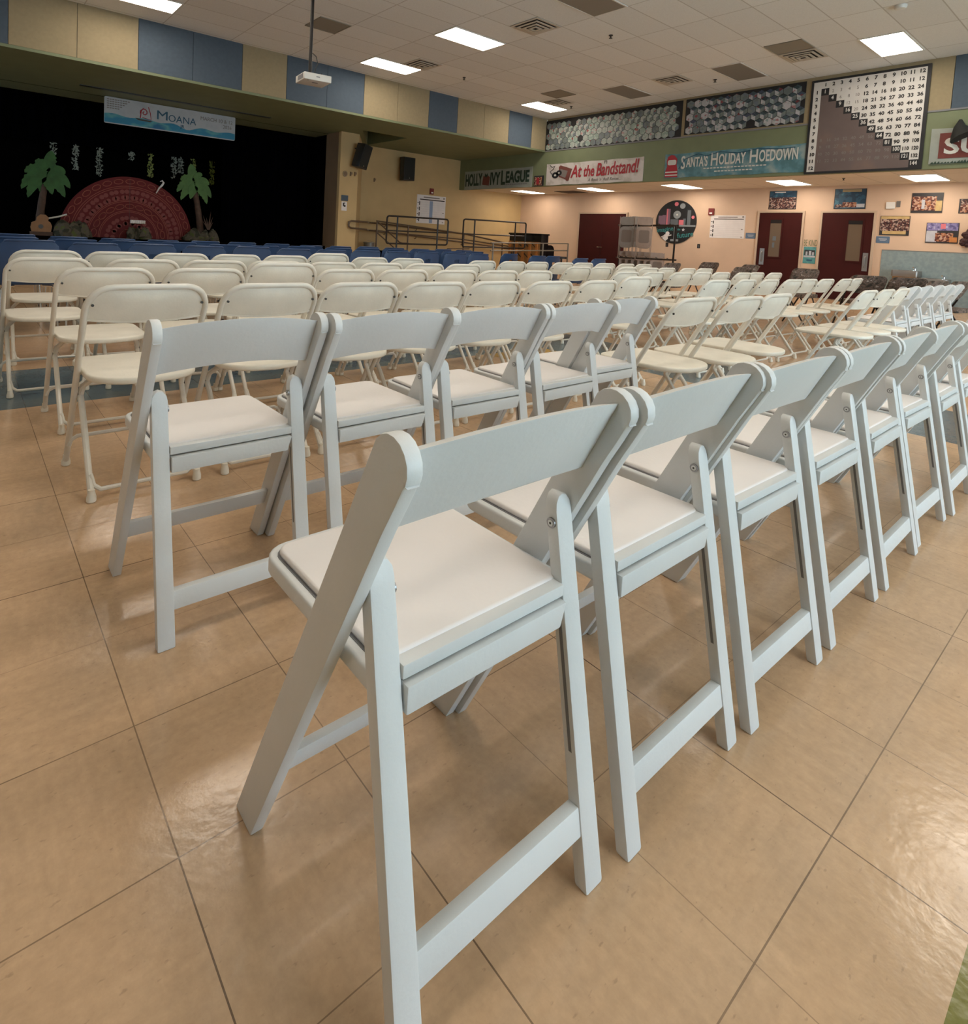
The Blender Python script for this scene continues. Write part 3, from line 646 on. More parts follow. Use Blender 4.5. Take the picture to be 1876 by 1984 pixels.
# be kind
t = thing('lettering', 'pale green letters BE KIND above the teal poster', 'lettering'); t.matrix_world = wallX(XB-.001, 4.75, 1.25)
text_mesh([('BE KIND', .135, .0, .16, 'CENTER', .36)], 'letters', 'green', t, z=.004)
t = board('poster', 'teal poster between the two windowed doors', 'poster', wallX(XB-.001, 4.75, .82), .27, .41, 'teal', .006)
rects(t, 'dark_picture', [(.02, .25, .20, .33)], 'photodark', .0075); rects(t, 'figures', [(.05, .09, .20, .29), (.12, .17, .20, .31), (.19, .23, .2, .28)], 'photopale', .0085)
rects(t, 'pale_band', [(.01, .26, .15, .19)], 'photopale', .0075); rects(t, 'teal_emblem', [(.08, .2, .06, .1)], 'navyink', .0075)
# photo prints
def photo(label, y, z, w_, h_, bands):
    t = board('photo_print', label, 'photo', wallX(XB-.001, y, z), w_, h_, 'photodark', .012, r=.003)
    for (nm, a, b_, c, d, m) in bands: rects(t, nm, [(a*w_, b_*w_, c*h_, d*h_)], m, .0145+.001*bands.index((nm, a, b_, c, d, m)))
    return t
photo('photo print of a crowd above the first windowed door', 5.64, 2.15, .63, .46, [('sky', 0.02, .98, .60, .98, 'photoblue'), ('crowd', .02, .98, .03, .64, 'crowd'), ('white_caption', .2, .6, .9, .95, 'white')])
photo('blue photo print with orange figures above the second windowed door', 4.20, 2.15, .63, .47, [('sky', .02, .98, .03, .98, 'photoblue'), ('lit_stage', .28, .72, .08, .33, 'crowd2'), ('crowd', .05, .28, .08, .22, 'crowd'), ('side_crowd', .72, .97, .08, .25, 'photopale'), ('white_caption', .25, .85, .84, .97, 'tan')])
photo('upper photo print of performers on the right wall', 2.74, 2.06, .53, .43, [('backdrop', .02, .98, .2, .95, 'photodark'), ('performers', .03, .8, .12, .82, 'crowd2'), ('pale_group', .34, .44, .2, .66, 'photopale'), ('ochre_wall', .78, .98, .1, .6, 'photoyellow')])
photo('brown group photo print below the thermostat', 3.26, 1.56, .53, .43, [('ochre_wall', .02, .98, .6, .98, 'photoyellow'), ('crowd', .02, .98, .2, .85, 'crowd'), ('pale_front', .1, .9, .06, .22, 'photoyellow')])
photo('photo print of orange costumes in front of violet backdrop', 2.44, 1.42, .53, .43, [('backdrop', .02, .98, .62, .98, 'photoviolet'), ('pale_floor', .02, .35, .05, .6, 'photopale'), ('costumes', .3, .85, .08, .5, 'crowd2'), ('pink_figure', .45, .6, .7, .95, 'mpink'), ('orange_floor', .75, .98, .05, .3, 'orangewood')])
photo('photo print cut by the right picture edge', 1.95, 2.05, .53, .30, [('crowd', .05, .98, .05, .6, 'crowd2'), ('backdrop', .05, .98, .6, .95, 'crowd')])
# round mural
t = thing('round_mural', 'round black mural with books, planets and teal words on the peach wall', 'artwork'); t.matrix_world = wallX(XB-.001, 8.12, 1.79)
MB().prism([(.62*math.cos(a*PI/32), .63*math.sin(a*PI/32)) for a in range(64)], XYZ, 0, .015).build('disc', 'mural', t)
circ = lambda u, v, r, n=20: [(u+r*math.cos(a*2*PI/n), v+r*math.sin(a*2*PI/n)) for a in range(n)]
b = MB(); b.prism(circ(-.01, .52, .06), XYZ, .015, .019); b.prism(circ(.51, .14, .045), XYZ, .015, .019); b.build('pink_planet', 'mpink', t, False)
b = MB(); b.prism(circ(.03, .21, .115), XYZ, .015, .019); b.prism(circ(.18, .46, .08), XYZ, .015, .019); b.build('grey_planet', 'mgrey', t, False)
MB().prism(circ(.03, .21, .025), XYZ, .019, .021).build('planet_core', 'silver', t, False)
books(t, [(-.54, -.42, -.08, .18), (-.30, -.18, -.08, .38), (-.42, -.31, -.08, .2)], 'mmauve', .019)
books(t, [(-.29, -.25, -.08, .38), (.10, .24, -.08, .06)], 'mpink', .020)
books(t, [(.34, .44, -.08, .34), (-.16, .08, -.08, .08), (.22, .30, -.08, .1)], 'mslate', .0195)
rects(t, 'shelf_and_column', [(-.6, .6, -.13, -.085), (-.03, .03, -.50, -.13), (-.12, .12, -.56, -.50)], 'mgrey', .021)
text_mesh([('imagine', -.30, -.28, .13, 'CENTER', .95, .15), ('the', .12, -.24, .06, 'CENTER', .8, .1), ('future', .33, -.43, .15, 'CENTER', .95, .15)], 'teal_words', 'mteal', t, z=.022, bold=.002)
b = MB(); b.prism(circ(-.22, -.34, .06), XYZ, .019, .026); b.prism([(-.30, -.36), (-.2, -.38), (-.2, -.5), (-.27, -.56), (-.38, -.48)], XYZ, .019, .025); b.tube([(-.3, -.4, .022), (-.4, -.45, .022)], .02, 6); b.tube([(-.22, -.42, .022), (-.1, -.38, .022)], .018, 6)
b.build('astronaut', 'white', t, False)
st = []; 
for k in range(10):
    r = .055 if k % 2 == 0 else .024; st.append((.25+r*math.sin(k*PI/5), -.22+r*math.cos(k*PI/5)))
MB().prism(st, XYZ, .019, .024).build('star', 'photopale', t, False)
# wall tile area and drinking fountains
t = thing('tiled_wainscot', 'blue grey tiled wall area behind the drinking fountains', 'wall tiles'); t.matrix_world = wallX(XB-.001, 3.18, 0)
MB().box(0, 4.6, 0, 1.22, 0, .012).build('tiles', 'tealtile', t, False)
MB().box(0, 4.6, 1.22, 1.235, 0, .014).build('trim', 'steel', t, False)
def fountain(y, ztop, label, col_):
    t = thing('drinking_fountain', label, 'drinking fountain', (XB-.015, y, 0))
    b = MB(); b.prism(rrect(-.36, 0, -.235, .235, .05), XYZ, ztop-.14, ztop).bevel(.008); b.build('basin', 'steel', t)
    MB().prism(rrect(-.32, -.06, -.17, .13, .05), XYZ, ztop, ztop+.006).build('bowl', 'chrome', t)
    MB().box(-.32, 0, -.21, .21, ztop-.62, ztop-.14).build('cabinet', col_, t, False)
    b = MB(); b.tube([(-.12, -.13, ztop), (-.12, -.13, ztop+.05), (-.15, -.13, ztop+.075), (-.2, -.11, ztop+.07)], .014, 8); b.build('spout', 'chrome', t)
    return t
fountain(2.66, .80, 'taller steel drinking fountain with tan cabinet on the tiled wall', 'wood')
fountain(2.17, .66, 'lower steel drinking fountain to the right of the taller one', 'steel')
b = MB()
rn = random.Random(4)
for k in range(26):
    a = rn.random()*2*PI; rr = .06+.13*rn.random(); c = (XB-.05-rn.random()*.04, 1.68+rr*.9*math.cos(a), 1.56+rr*1.15*math.sin(a))
    s = .045+.02*rn.random(); b.lathe([(s*.3, -s), (s*.9, -s*.4), (s, .1*s), (s*.6, s*.8), (s*.1, s)], 8, c)
tag(b.build('wreath', 'wreath'), 'dark maroon lumpy wreath on the wall at the right picture edge', 'wreath')

# ---------------- speakers ----------------
def speaker(label, loc, rz, tilt, h):
    t = thing('loudspeaker', label, 'loudspeaker', loc, rz)
    b = MB(); b.prism([(-.15, -.17), (.15, -.17), (.11, .13), (-.11, .13)], XYZ, -h/2, h/2).bevel(.01); c = b.build('cabinet', 'black', t); c.rotation_euler = (tilt, 0, 0)
    b = MB(); b.prism(rrect(-.135, .135, -h/2+.03, h/2-.03, .02), FRONT, -.178, -.171); c = b.build('grille', 'blackcloth', t); c.rotation_euler = (tilt, 0, 0)
    MB().prism(circ(0, -h/2+.07, .012, 10), FRONT, -.182, -.178).build('badge', 'chrome', t).rotation_euler = (tilt, 0, 0)
    return t
s1 = speaker('black loudspeaker tilted forward near the stage corner', (7.97, 12.42, 3.0), .35, .18, .62); s1.scale = (1.12, 1, 1); s1.rotation_euler = (0, .16, .35)
b = MB(); b.tube([(.0, .1, .2), (.0, .24, .22)], .015, 8); b.build('mount', 'blackmetal', s1)
s2 = speaker('black loudspeaker mounted flat above the stair rails on the mustard wall', (10.55, 13.92, 3.03), 0, 0, .70); s2.scale = (1.38, 1, 1)
b = MB(); b.box(-.05, .05, .05, .26, .3, .38); b.build('mount', 'blackmetal', s2)

# ---------------- projector ----------------
t = thing('projector', 'white projector hanging from the ceiling on a black pole', 'projector', (3.55, 6.48, 3.03), -.12)
MB().box(-.19, .20, 0, .36, 0, .095).bevel(.012).build('body', 'projwhite', t)
b = MB(); b.box(-.02, .03, -.003, .002, .045, .056); b.box(-.13, -.11, .04, .06, -.003, .002); b.box(-.03, .05, .12, .15, -.003, .002); b.build('marks', 'groove', t, False)
MB().box(-.194, -.188, .05, .25, .02, .08).build('side_vent', 'groove', t, False)
MB().tube([(-.06, .15, .09), (-.06, .15, ZC-3.03)], .024, 12).build('pole', 'blackmetal', t)
MB().lathe([(.09, 0), (.09, -.03), (.03, -.05)], 16, (-.06, .15, ZC-3.03)).build('ceiling_mount', 'blackmetal', t)
b = MB(); b.tube([(.0, .15, .10), (.02, .15, .2), (.05, .15, .27), (.02, .15, .36), (-.04, .15, .4)], .006, 6); b.tube([(.13, .2, .09), (.13, .2, .16)], .01, 6); b.tube([(-.16, .1, 1.49), (-.2, .12, 1.36), (-.14, .13, 1.25), (-.07, .15, 1.2)], .008, 6); b.build('cable', 'black', t)

# ---------------- stage props ----------------
t = board('banner', 'painted sea banner reading MOANA JR hanging over the dark stage', 'banner', wallY(13.2, 2.11, 3.035), 2.79, .55, 'mbanner', wavy=0, r=.03)
b = MB(); n = 40; top = [(2.78*i/n+.005, .20+.02*math.sin(i*.7)-.05*(i/n)+(-.06*math.exp(-((i/n-.60)/.07)**2))) for i in range(n+1)]
b.prism([(2.785, .02), (2.785, top[-1][1])]+top[::-1]+[(.005, .02)], XYZ, .008, .011); b.build('sea', 'sea', t, False)
text_mesh([('M', 1.04, .235, .20, 'FIT', .22), ('OANA', 1.28, .225, .155, 'FIT', .60)], 'title', 'navyink', t, z=.012, bold=0)
text_mesh([('JR', 1.58, .12, .07, 'CENTER', 1)], 'subtitle', 'navyink', t, z=.013, bold=.002)
text_mesh([('MARCH 10 & 12', 1.98, .37, .085, 'FIT', .74)], 'date', 'gridgrey', t, z=.012)
text_mesh([('2026', 2.50, .25, .08, 'FIT', .20)], 'year', 'gridgrey', t, z=.012)
rects(t, 'small_script', [(.05+.05*i, .05+.05*i+.038, .49-.045*r, .51-.045*r) for r in range(5) for i in range(9-r)], 'gridgrey', .0105)
b = MB(); sp = [(.78+.012*k*math.cos(k*.75)*.55, .33+.012*k*math.sin(k*.75)*.6, .013) for k in range(2, 14)]; b.tube(sp, .010, 6); b.tube([(.70, .20, .013), (.72, .36, .013), (.76, .42, .013)], .010, 6); b.tube([(.74, .22, .013), (.92, .19, .013), (.90, .34, .013), (.86, .46, .013)], .008, 6)
b.build('sail_emblem', 'crimson', t, False)
MB().prism([(.60, .19), (.95, .17), (.9, .14), (.66, .15)], XYZ, .011, .015).build('boat', 'rivet', t, False)

t = thing('half_disc_backdrop', 'big dark red half disc with round folk pattern on the stage', 'stage prop', (2.82, 14.1, .60))
R = 1.41
half = lambda r, n=48: [(r*math.cos(PI*k/n), r*math.sin(PI*k/n)) for k in range(n+1)]
MB().prism(half(R), FRONT, 0, .05).build('disc', 'disc', t)
def ring(b, r, wd, y=-.006):
    n = 60
    for k in range(n):
        a0 = PI*k/n; a1 = PI*(k+1)/n
        b.hexa([(r*math.cos(a0), y, r*math.sin(a0)), (r*math.cos(a1), y, r*math.sin(a1)), (r*math.cos(a1), 0, r*math.sin(a1)), (r*math.cos(a0), 0, r*math.sin(a0)),
                ((r+wd)*math.cos(a0), y, (r+wd)*math.sin(a0)), ((r+wd)*math.cos(a1), y, (r+wd)*math.sin(a1)), ((r+wd)*math.cos(a1), 0, (r+wd)*math.sin(a1)), ((r+wd)*math.cos(a0), 0, (r+wd)*math.sin(a0))])
b = MB()
for r in (1.15, 1.19, .84, .87, .60, .63, .20): ring(b, r, .010)
for rr, n, s in ((1.30, 17, .075), (.735, 11, .075)):
    for k in range(n):
        a = PI*(k+.5)/n; c = (rr*math.cos(a), rr*math.sin(a))
        pts = [(c[0]+s*1.25*math.cos(q)*-math.sin(a)+s*.7*math.sin(q)*math.cos(a), -.004, c[1]+s*1.25*math.cos(q)*math.cos(a)+s*.7*math.sin(q)*math.sin(a)) for q in [2*PI*i/12 for i in range(13)]]
        b.tube(pts, .008, 5, False)
b.build('painted_rings', 'discline', t, False)
b = MB()
for rr, n, s in ((1.0, 15, .058), (.40, 7, .055)):
    for k in range(n):
        a = PI*(k+.5)/n
        for du in (-1, 1):
            for dv in (-1, 1):
                u = rr+dv*s*1.15; v = du*s*1.1
                c = (u*math.cos(a)-v*math.sin(a), u*math.sin(a)+v*math.cos(a))
                b.prism(circ(c[0], c[1], s*.9, 8), FRONT, -.006, .0)
b.build('painted_petals', 'discspot', t, False)
rects_ = MB().box(-.002, .002, -.007, 0, 0, R).build('join', 'rivet', t, False)

def frond(w0, pts, wid, m, parent, y):
    # curved leaf with a serrated lower edge
    b = MB(); n = 14
    (x0, z0), (x1, z1), (x2, z2) = pts
    P = lambda s: ((1-s)**2*x0+2*s*(1-s)*x1+s*s*x2, (1-s)**2*z0+2*s*(1-s)*z1+s*s*z2)
    up = []; lo = []
    for i in range(n+1):
        s = i/n; p = P(s); q = P(min(s+.02, 1.02)); d = Vector((q[0]-p[0], q[1]-p[1])).normalized(); nn = Vector((-d.y, d.x))
        ww = wid*math.sin(PI*min(.08+s*.92, 1))**.6*(1-.35*s)
        saw = 1.0 if i % 2 else .78
        up.append((p[0]+nn.x*ww*.5, p[1]+nn.y*ww*.5)); lo.append((p[0]-nn.x*ww*.62*saw, p[1]-nn.y*ww*.62*saw))
    for i in range(n):
        b.prism([up[i], up[i+1], lo[i+1], lo[i]], FRONT, y, y+.015)
    b.build('frond', m, parent, False)
def palm(label, x, z0, zc, lean, m, s, flip):
    t = thing('palm_tree_prop', label, 'stage prop', (x, 14.0, z0))
    H = zc-z0
    n = 9; MB().tube([(lean*(i/n)**1.5, 0, H*i/n) for i in range(n+1)], [.085-.03*i/n+.006*(i % 2) for i in range(n+1)], 10).build('trunk', 'trunk', t)
    cx = lean
    for i, (a, L_, dr) in enumerate([(100, .50, .05), (60, .40, -.05), (25, .42, -.10), (-8, .44, -.18), (-40, .42, -.15), (-75, .30, -.05), (150, .40, -.08), (180, .44, -.16), (215, .42, -.13), (250, .32, -.05)]):
        aa = math.radians(a if not flip else 180-a); ex = cx+L_*s*math.cos(aa); ez = H+L_*s*math.sin(aa)+dr*s*1.3
        mx = cx+.6*L_*s*math.cos(aa)-.12*s*math.sin(aa)*(1 if not flip else -1)*.3; mz = H+.6*L_*s*math.sin(aa)+.14*s
        frond(0, [(cx, H), (mx, mz), (ex, ez)], .26*s, m, t, -.03-.018*(i % 5))
    return t
palm('dark green cut-out palm tree at the left of the stage', 1.05, .60, 1.84, .12, 'frondL', 1.0, True)
palm('pale green cut-out palm tree right of the red half disc', 4.42, .60, 1.94, -.20, 'frondR', .92, False)
def rock(label, x, y, w_, h_, seed):
    rn = random.Random(seed); b = MB()
    for k in range(7):
        cx = x+(rn.random()-.5)*w_*.7; s = w_*(.16+.1*rn.random()); hh = h_*(.5+.5*rn.random()); c = (cx, y+rn.random()*.2, .60)
        prof = [(s*1.2, 0), (s*(1.1+.2*rn.random()), hh*.3), (s*.9, hh*.6), (s*.5, hh*.9), (s*.12, hh)]
        b.lathe(prof, 7, c)
    for v in b.bm.verts: v.co += Vector(((rn.random()-.5)*.05, (rn.random()-.5)*.05, (rn.random()-.5)*.04 if v.co.z > .62 else 0))
    return tag(b.build('mossy_rock', 'rock', None, False), label, 'stage prop')
rock('mossy stage rock at the left foot of the red half disc', 1.68, 13.75, .70, .36, 1)
rock('dark mossy stage rock in front of the red half disc', 2.92, 13.7, .46, .34, 2)
rock('low mossy stage rock at the right foot of the red half disc', 4.40, 13.75, .72, .32, 3)
b = MB(); 
for k in range(7): b.tube([(2.78+.045*k, 13.72, .95), (2.79+.045*k, 13.74, 1.02)], .026, 7)
tag(b.build('white_bundle', 'white'), 'white frilly bundle lying on the middle stage rock', 'stage prop')
t = thing('spiky_plant', 'spiky dark stage plant below the right palm', 'stage prop', (4.5, 13.72, .88))
for k, (a, L_) in enumerate([(-.35, .38), (-.15, .3), (.12, .46), (.3, .34), (.5, .22), (-.6, .26)]):
    MB().prism([(-.025, 0), (.025, 0), (L_*math.sin(a), L_*math.cos(a))], FRONT, -.01*k, -.01*k+.006).build('leaf', 'trunk', t, False)
t = thing('guitar_prop', 'tan wooden guitar shaped prop left of the mossy rock', 'stage prop', (1.08, 13.8, .60), 0)
MB().prism([(-.17, .08), (.17, .08), (.19, .20), (.16, .28), (.12, .31), (.13, .38), (.07, .44), (-.02, .44), (-.08, .38), (-.09, .31), (-.17, .27), (-.19, .17)], FRONT, 0, .07).build('body', 'prop', t)
MB().tube([(.09, .03, .36), (.3, .03, .41), (.46, .03, .47)], .018, 8).build('neck', 'silver', t)
MB().prism(circ(-.01, .19, .045), FRONT, -.004, 0).build('sound_hole', 'rivet', t)
MB().box(-.2, .2, -.02, .12, 0, .08).build('stand', 'trunk', t, False)
b = MB(); b.tube([(3.36, 13.98, 1.68), (3.42, 13.98, 1.80), (3.49, 13.98, 1.88), (3.52, 13.98, 1.94), (3.49, 13.98, 1.985), (3.44, 13.98, 1.96)], [.012, .02, .024, .022, .018, .006], 8)
tag(b.build('hook_prop', 'white'), 'white curved hook leaning on the upper right of the red half disc', 'stage prop')
for i, (x, z0, y_) in enumerate([(1.48, 2.50, 0), (1.94, 2.17, 0), (2.46, 2.08, 0), (3.19, 2.55, 0), (3.65, 2.17, 1), (4.23, 2.20, 0), (4.40, 2.35, 0), (4.73, 2.45, 1), (5.24, 2.10, 1)]):
    rn = random.Random(i+40); b = MB(); b.tube([(x, 15.8, 2.78), (x+.01, 15.8, (2.78+z0)/2), (x-.01, 15.8, z0)], .006, 5)
    k = int((2.78-z0)/.02)
    for q in range(k*2):
        z = z0+(2.76-z0)*rn.random(); dx = (rn.random()-.5)*.13; s = .022+.02*rn.random(); a = rn.random()*PI
        b.prism([(x+dx-s*math.cos(a), z-s*math.sin(a)), (x+dx+.4*s*math.sin(a), z-.4*s*math.cos(a)), (x+dx+s*math.cos(a), z+s*math.sin(a)), (x+dx-.4*s*math.sin(a), z+.4*s*math.cos(a))], FRONT, 15.76+.03*rn.random(), 15.80)
    pos = ['leftmost', 'second from the left', 'third from the left', 'short fourth one, above the red half disc', 'fifth from the left, bright yellow green', 'sixth from the left', 'seventh from the left', 'eighth, behind the right palm', 'rightmost, bright yellow green'][i]
    tag(b.build('hanging_vine', 'vine' if y_ else 'vinepale', None, False), 'hanging leafy vine on the stage, '+pos, 'vine', 'hanging vines at the back of the stage')

# ---------------- rails, piano, bin, chair rack ----------------
def guard(label, x0, x1, z0, z1, pa, pb, rise):
    t = thing('guard_rail', label, 'rail', (0, 12.0, 0)); r = .07
    loop = [(a, 0, b_+rise*(a-x0)/(x1-x0)) for a, b_ in rrect(x0, x1, z0, z1, r, 4)]; loop.append(loop[0])
    MB().tube(loop, .024, 8, False).build('outer_frame', 'blackmetal', t)
    zm = z0+(z1-z0)*.47
    MB().tube([(x0, 0, zm), (x1, 0, zm+rise)], .019, 8).build('middle_bar', 'blackmetal', t)
    for x in (pa, pb): MB().tube([(x, -.012, 0), (x, -.012, z1+rise*(x-x0)/(x1-x0))], .022, 8).build('post', 'blackmetal', t)
guard('black portable guard rail in front of the striped chart', 8.60, 10.72, .76, 1.49, 8.93, 10.33, .02)
guard('black portable guard rail left of the piano', 11.31, 14.0, .75, 1.56, 11.75, 13.5, .03)
t = thing('wall_handrail', 'brown looped handrail fixed along the mustard wall', 'rail')
b = MB(); b.tube([(16.0, 14.1, .82), (13.3, 14.1, 1.15), (9.7, 14.1, 1.32), (9.35, 14.05, 1.32), (8.6, 12.95, 1.305), (8.35, 12.60, 1.30), (7.86, 12.58, 1.30), (7.79, 12.58, 1.27), (7.78, 12.58, 1.21), (7.79, 12.58, 1.15), (7.86, 12.58, 1.115), (8.35, 12.60, 1.10), (8.6, 12.95, 1.09), (9.35, 14.05, 1.09), (9.7, 14.1, 1.09), (13.3, 14.1, .86), (16.0, 14.1, .66)], .026, 8); b.build('rail', 'brownrail', t)
for x, z in ((10.0, 1.29), (10.0, 1.06), (11.2, 1.22), (11.2, .97), (13.2, .84)):
    MB().tube([(x, 14.1, z), (x, 14.12, z-.05), (x, 14.19, z-.07)], .012, 6).build('bracket', 'brownrail', t)
t = thing('ramp_handrail', 'brown ramp handrail sloping down from the stage to the piano', 'rail', (0, 13.0, 0))
b = MB(); b.tube([(8.93, 0, 1.36), (10.04, 0, 1.29), (12.27, 0, 1.14), (13.66, 0, .98), (15.7, 0, .68)], .02, 8); b.build('top_rail', 'brownrail', t)
MB().tube([(8.93, 0, 1.07), (12.28, 0, .96), (14.67, 0, .78), (15.7, 0, .64)], .02, 8).build('lower_rail', 'brownrail', t)
for x, z in ((8.95, 1.36), (10.05, 1.29), (12.25, 1.14), (14.0, .92), (15.6, .69)): MB().tube([(x, 0, .0), (x, 0, z)], .022, 8).build('post', 'brownrail', t)
t = thing('stair_handrail', 'brown stair handrail slanting down beside the first guard rail', 'rail', (0, 12.8, 0))
MB().tube([(8.82, 0, 1.35), (9.62, 0, .79), (9.72, 0, .77), (9.95, 0, .77)], .02, 8).build('top_rail', 'brownrail', t)
MB().tube([(8.82, 0, 1.04), (9.55, 0, .55), (9.55, 0, .0)], .02, 8).build('lower_rail', 'brownrail', t)
MB().tube([(8.82, 0, 1.35), (8.82, 0, 0)], .02, 8).build('post', 'brownrail', t)
tag(MB().prism([(9.25, 0), (9.25, .52), (9.5, .52), (9.5, .35), (9.8, .35), (9.8, .17), (10.2, .17), (10.2, 0)], FRONT, 12.85, 14.15).build('stage_steps', 'stageblack', None, False), 'dark steps up to the stage beside the mustard wall', 'steps')
t = thing('front_handrail', 'grey two bar handrail in front of the piano', 'rail', (0, 11.42, 0))
for z in (.93, .70): MB().tube([(11.9, 0, z-.02), (15.45, 0, z+.07)], .018, 8).build('rail', 'greyrail', t)
for x in (12.0, 14.2, 15.45): MB().tube([(x, 0, 0), (x, 0, .91+.09*(x-11.9)/3.5)], .024, 8).build('post', 'greyrail', t)
b = MB(); b.tube([(10.6, 11.9, 0), (10.6, 11.9, .62), (10.66, 11.9, .68), (11.5, 11.9, .7)], .016, 8)
tag(b.build('hoop_rail', 'brownrail'), 'low brown hoop rail between the two guard rails', 'rail')
t = thing('upright_piano', 'black upright piano with its orange wooden back frame showing', 'piano', (14.2, 12.19, 0))
MB().box(0, .34, -.69, .69, .0, 1.22).bevel(.008).build('case', 'piano', t)
MB().box(-.03, .37, -.71, .71, 1.22, 1.27).bevel(.006).build('lid', 'piano', t)
b = MB(); b.prism([(.34, .52), (.66, .56), (.66, .78), (.60, .88), (.50, .92), (.34, .92)], lambda a, b_, c: (a, c, b_), -.69, .69); b.build('key_bed', 'piano', t)
for k in range(5):
    y = .62-.29*k; MB().box(-.05, 0, y-.045, y+.045, .08, 1.0).build('back_post', 'orangewood', t, False)
MB().box(-.012, 0, -.66, .66, .08, 1.0).build('soundboard', 'wood', t, False)
b = MB()
for k in range(4):
    y = .47-.29*k
    for z in (.2, .55, .9): b.bar((-.02, y-.09, z-.08), (-.02, y+.09, z+.06), .03, .02)
b.build('brace', 'rivet', t, False)
tag(MB().lathe([(.17, .45), (.17, .50), (.16, .52)], 20, (14.75, 11.1, .06)).tube([(14.75, 11.1, 0), (14.75, 11.1, .52)], .03).build('round_stool', 'black'), 'black round stool right of the piano', 'stool')
t = thing('metal_bucket', 'grey metal bucket standing by the mustard wall behind the navy chairs', 'bucket', (9.2, 13.75, .52))
MB().lathe([(.13, 0), (.15, .02), (.165, .20), (.175, .205), (.175, .22), (.15, .22)], 20).build('body', 'galv', t)
MB().tube([(.17*math.cos(a), 0, .2+.06*math.sin(a)) for a in [PI*i/10 for i in range(11)]], .005, 6).build('handle', 'galv', t)

# hanging chair rack
t = thing('chair_rack', 'tall black metal rack for hanging folding chairs before the double door', 'rack', (15.2, 8.47, 0))
for y in (-.85, .85): MB().tube([(0, y, .05), (0, y, 1.66)], .026, 8).build('post', 'blackmetal', t)
for z in (.70, 1.65):
    MB().tube([(-.12, -.87, z), (-.12, .87, z-.03)], .022, 8).tube([(.12, -.87, z), (.12, .87, z-.03)], .022, 8).build('rail', 'blackmetal', t)
    for k in range(5):
        y = -.7+.33*k; MB().tube([(-.13, y-.1, z+.0), (-.05, y, z+.04), (.1, y+.1, z+.03)], .012, 6).build('hook', 'blackmetal', t)
MB().box(-.25, .25, -.87, -.83, .05, .1).box(-.25, .25, .83, .87, .05, .1).box(-.02, .02, -.87, .87, .05, .1).build('base', 'blackmetal', t, False)
for (dx, dy) in ((-.22, -.85), (-.22, .85), (.22, -.85), (.22, .85)): MB().lathe([(.02, 0), (.03, .01), (.03, .04), (.02, .05)], 10, (dx, dy, 0)).build('caster', 'black', t)
M['rackbrown'] = mat('brown_grey_plastic', (.28, .225, .195), .5, var=.1, vscale=8)
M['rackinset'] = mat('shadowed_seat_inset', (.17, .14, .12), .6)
M['rackgrey'] = mat('dark_grey_plastic', (.23, .22, .21), .5, var=.1, vscale=8)
def hung(name, label, y, x, rz, m, group, z0=.97):
    t = thing(name, label, 'chair', (x, y, z0), rz, group)
    MB().prism(rrect(-.20, .20, .0, .62, .12), FRONT, -.014, .010).bevel(.006).build('seat', m, t)
    MB().prism(rrect(-.14, .14, .16, .52, .05), FRONT, -.018, -.013).build('seat_recess', 'rackinset', t)
    MB().prism(rrect(-.2, .2, .66, .90, .08), FRONT, .0, .016).build('backrest', m, t)
    b = MB(); b.tube([(-.2, 0, .9), (-.205, 0, .5), (-.2, .01, -.3), (-.14, .01, -.33), (.14, .01, -.33), (.2, .01, -.3), (.205, 0, .5), (.2, 0, .9)], .011, 7); b.tube([(-.17, .02, .3), (-.17, .02, -.22), (.17, .02, -.22), (.17, .02, .3)], .011, 7); b.build('tube_frame', 'rackbrown', t)
    return t
hung('hanging_folding_chair', 'dark grey folding chair hanging at the left on the rack', 8.98, 14.98, -PI/2+.45, 'rackgrey', 'folding chairs hanging on the rack')
hung('hanging_folding_chair', 'brown grey folding chair hanging second from the left on the rack', 8.42, 14.98, -PI/2+.45, 'rackbrown', 'folding chairs hanging on the rack')
for k in range(1):
    hung('hanging_folding_chair', 'folded chair hanging edge-on behind the two flat ones on the rack', 8.92-.52*k, 15.36, -.5, 'rackbrown' if k % 2 else 'rackgrey', 'folded chairs hanging edge-on on the rack', 1.0)
for k in range(6):
    tt = hung('hanging_folding_chair', 'folded chair hanging low under the lower bar of the rack', 9.15-.2*k, 15.3, -.55, 'rackbrown', 'folded chairs hanging from the lower bar', .06); tt.scale = (1, 1, .68); tt.location.z = .26

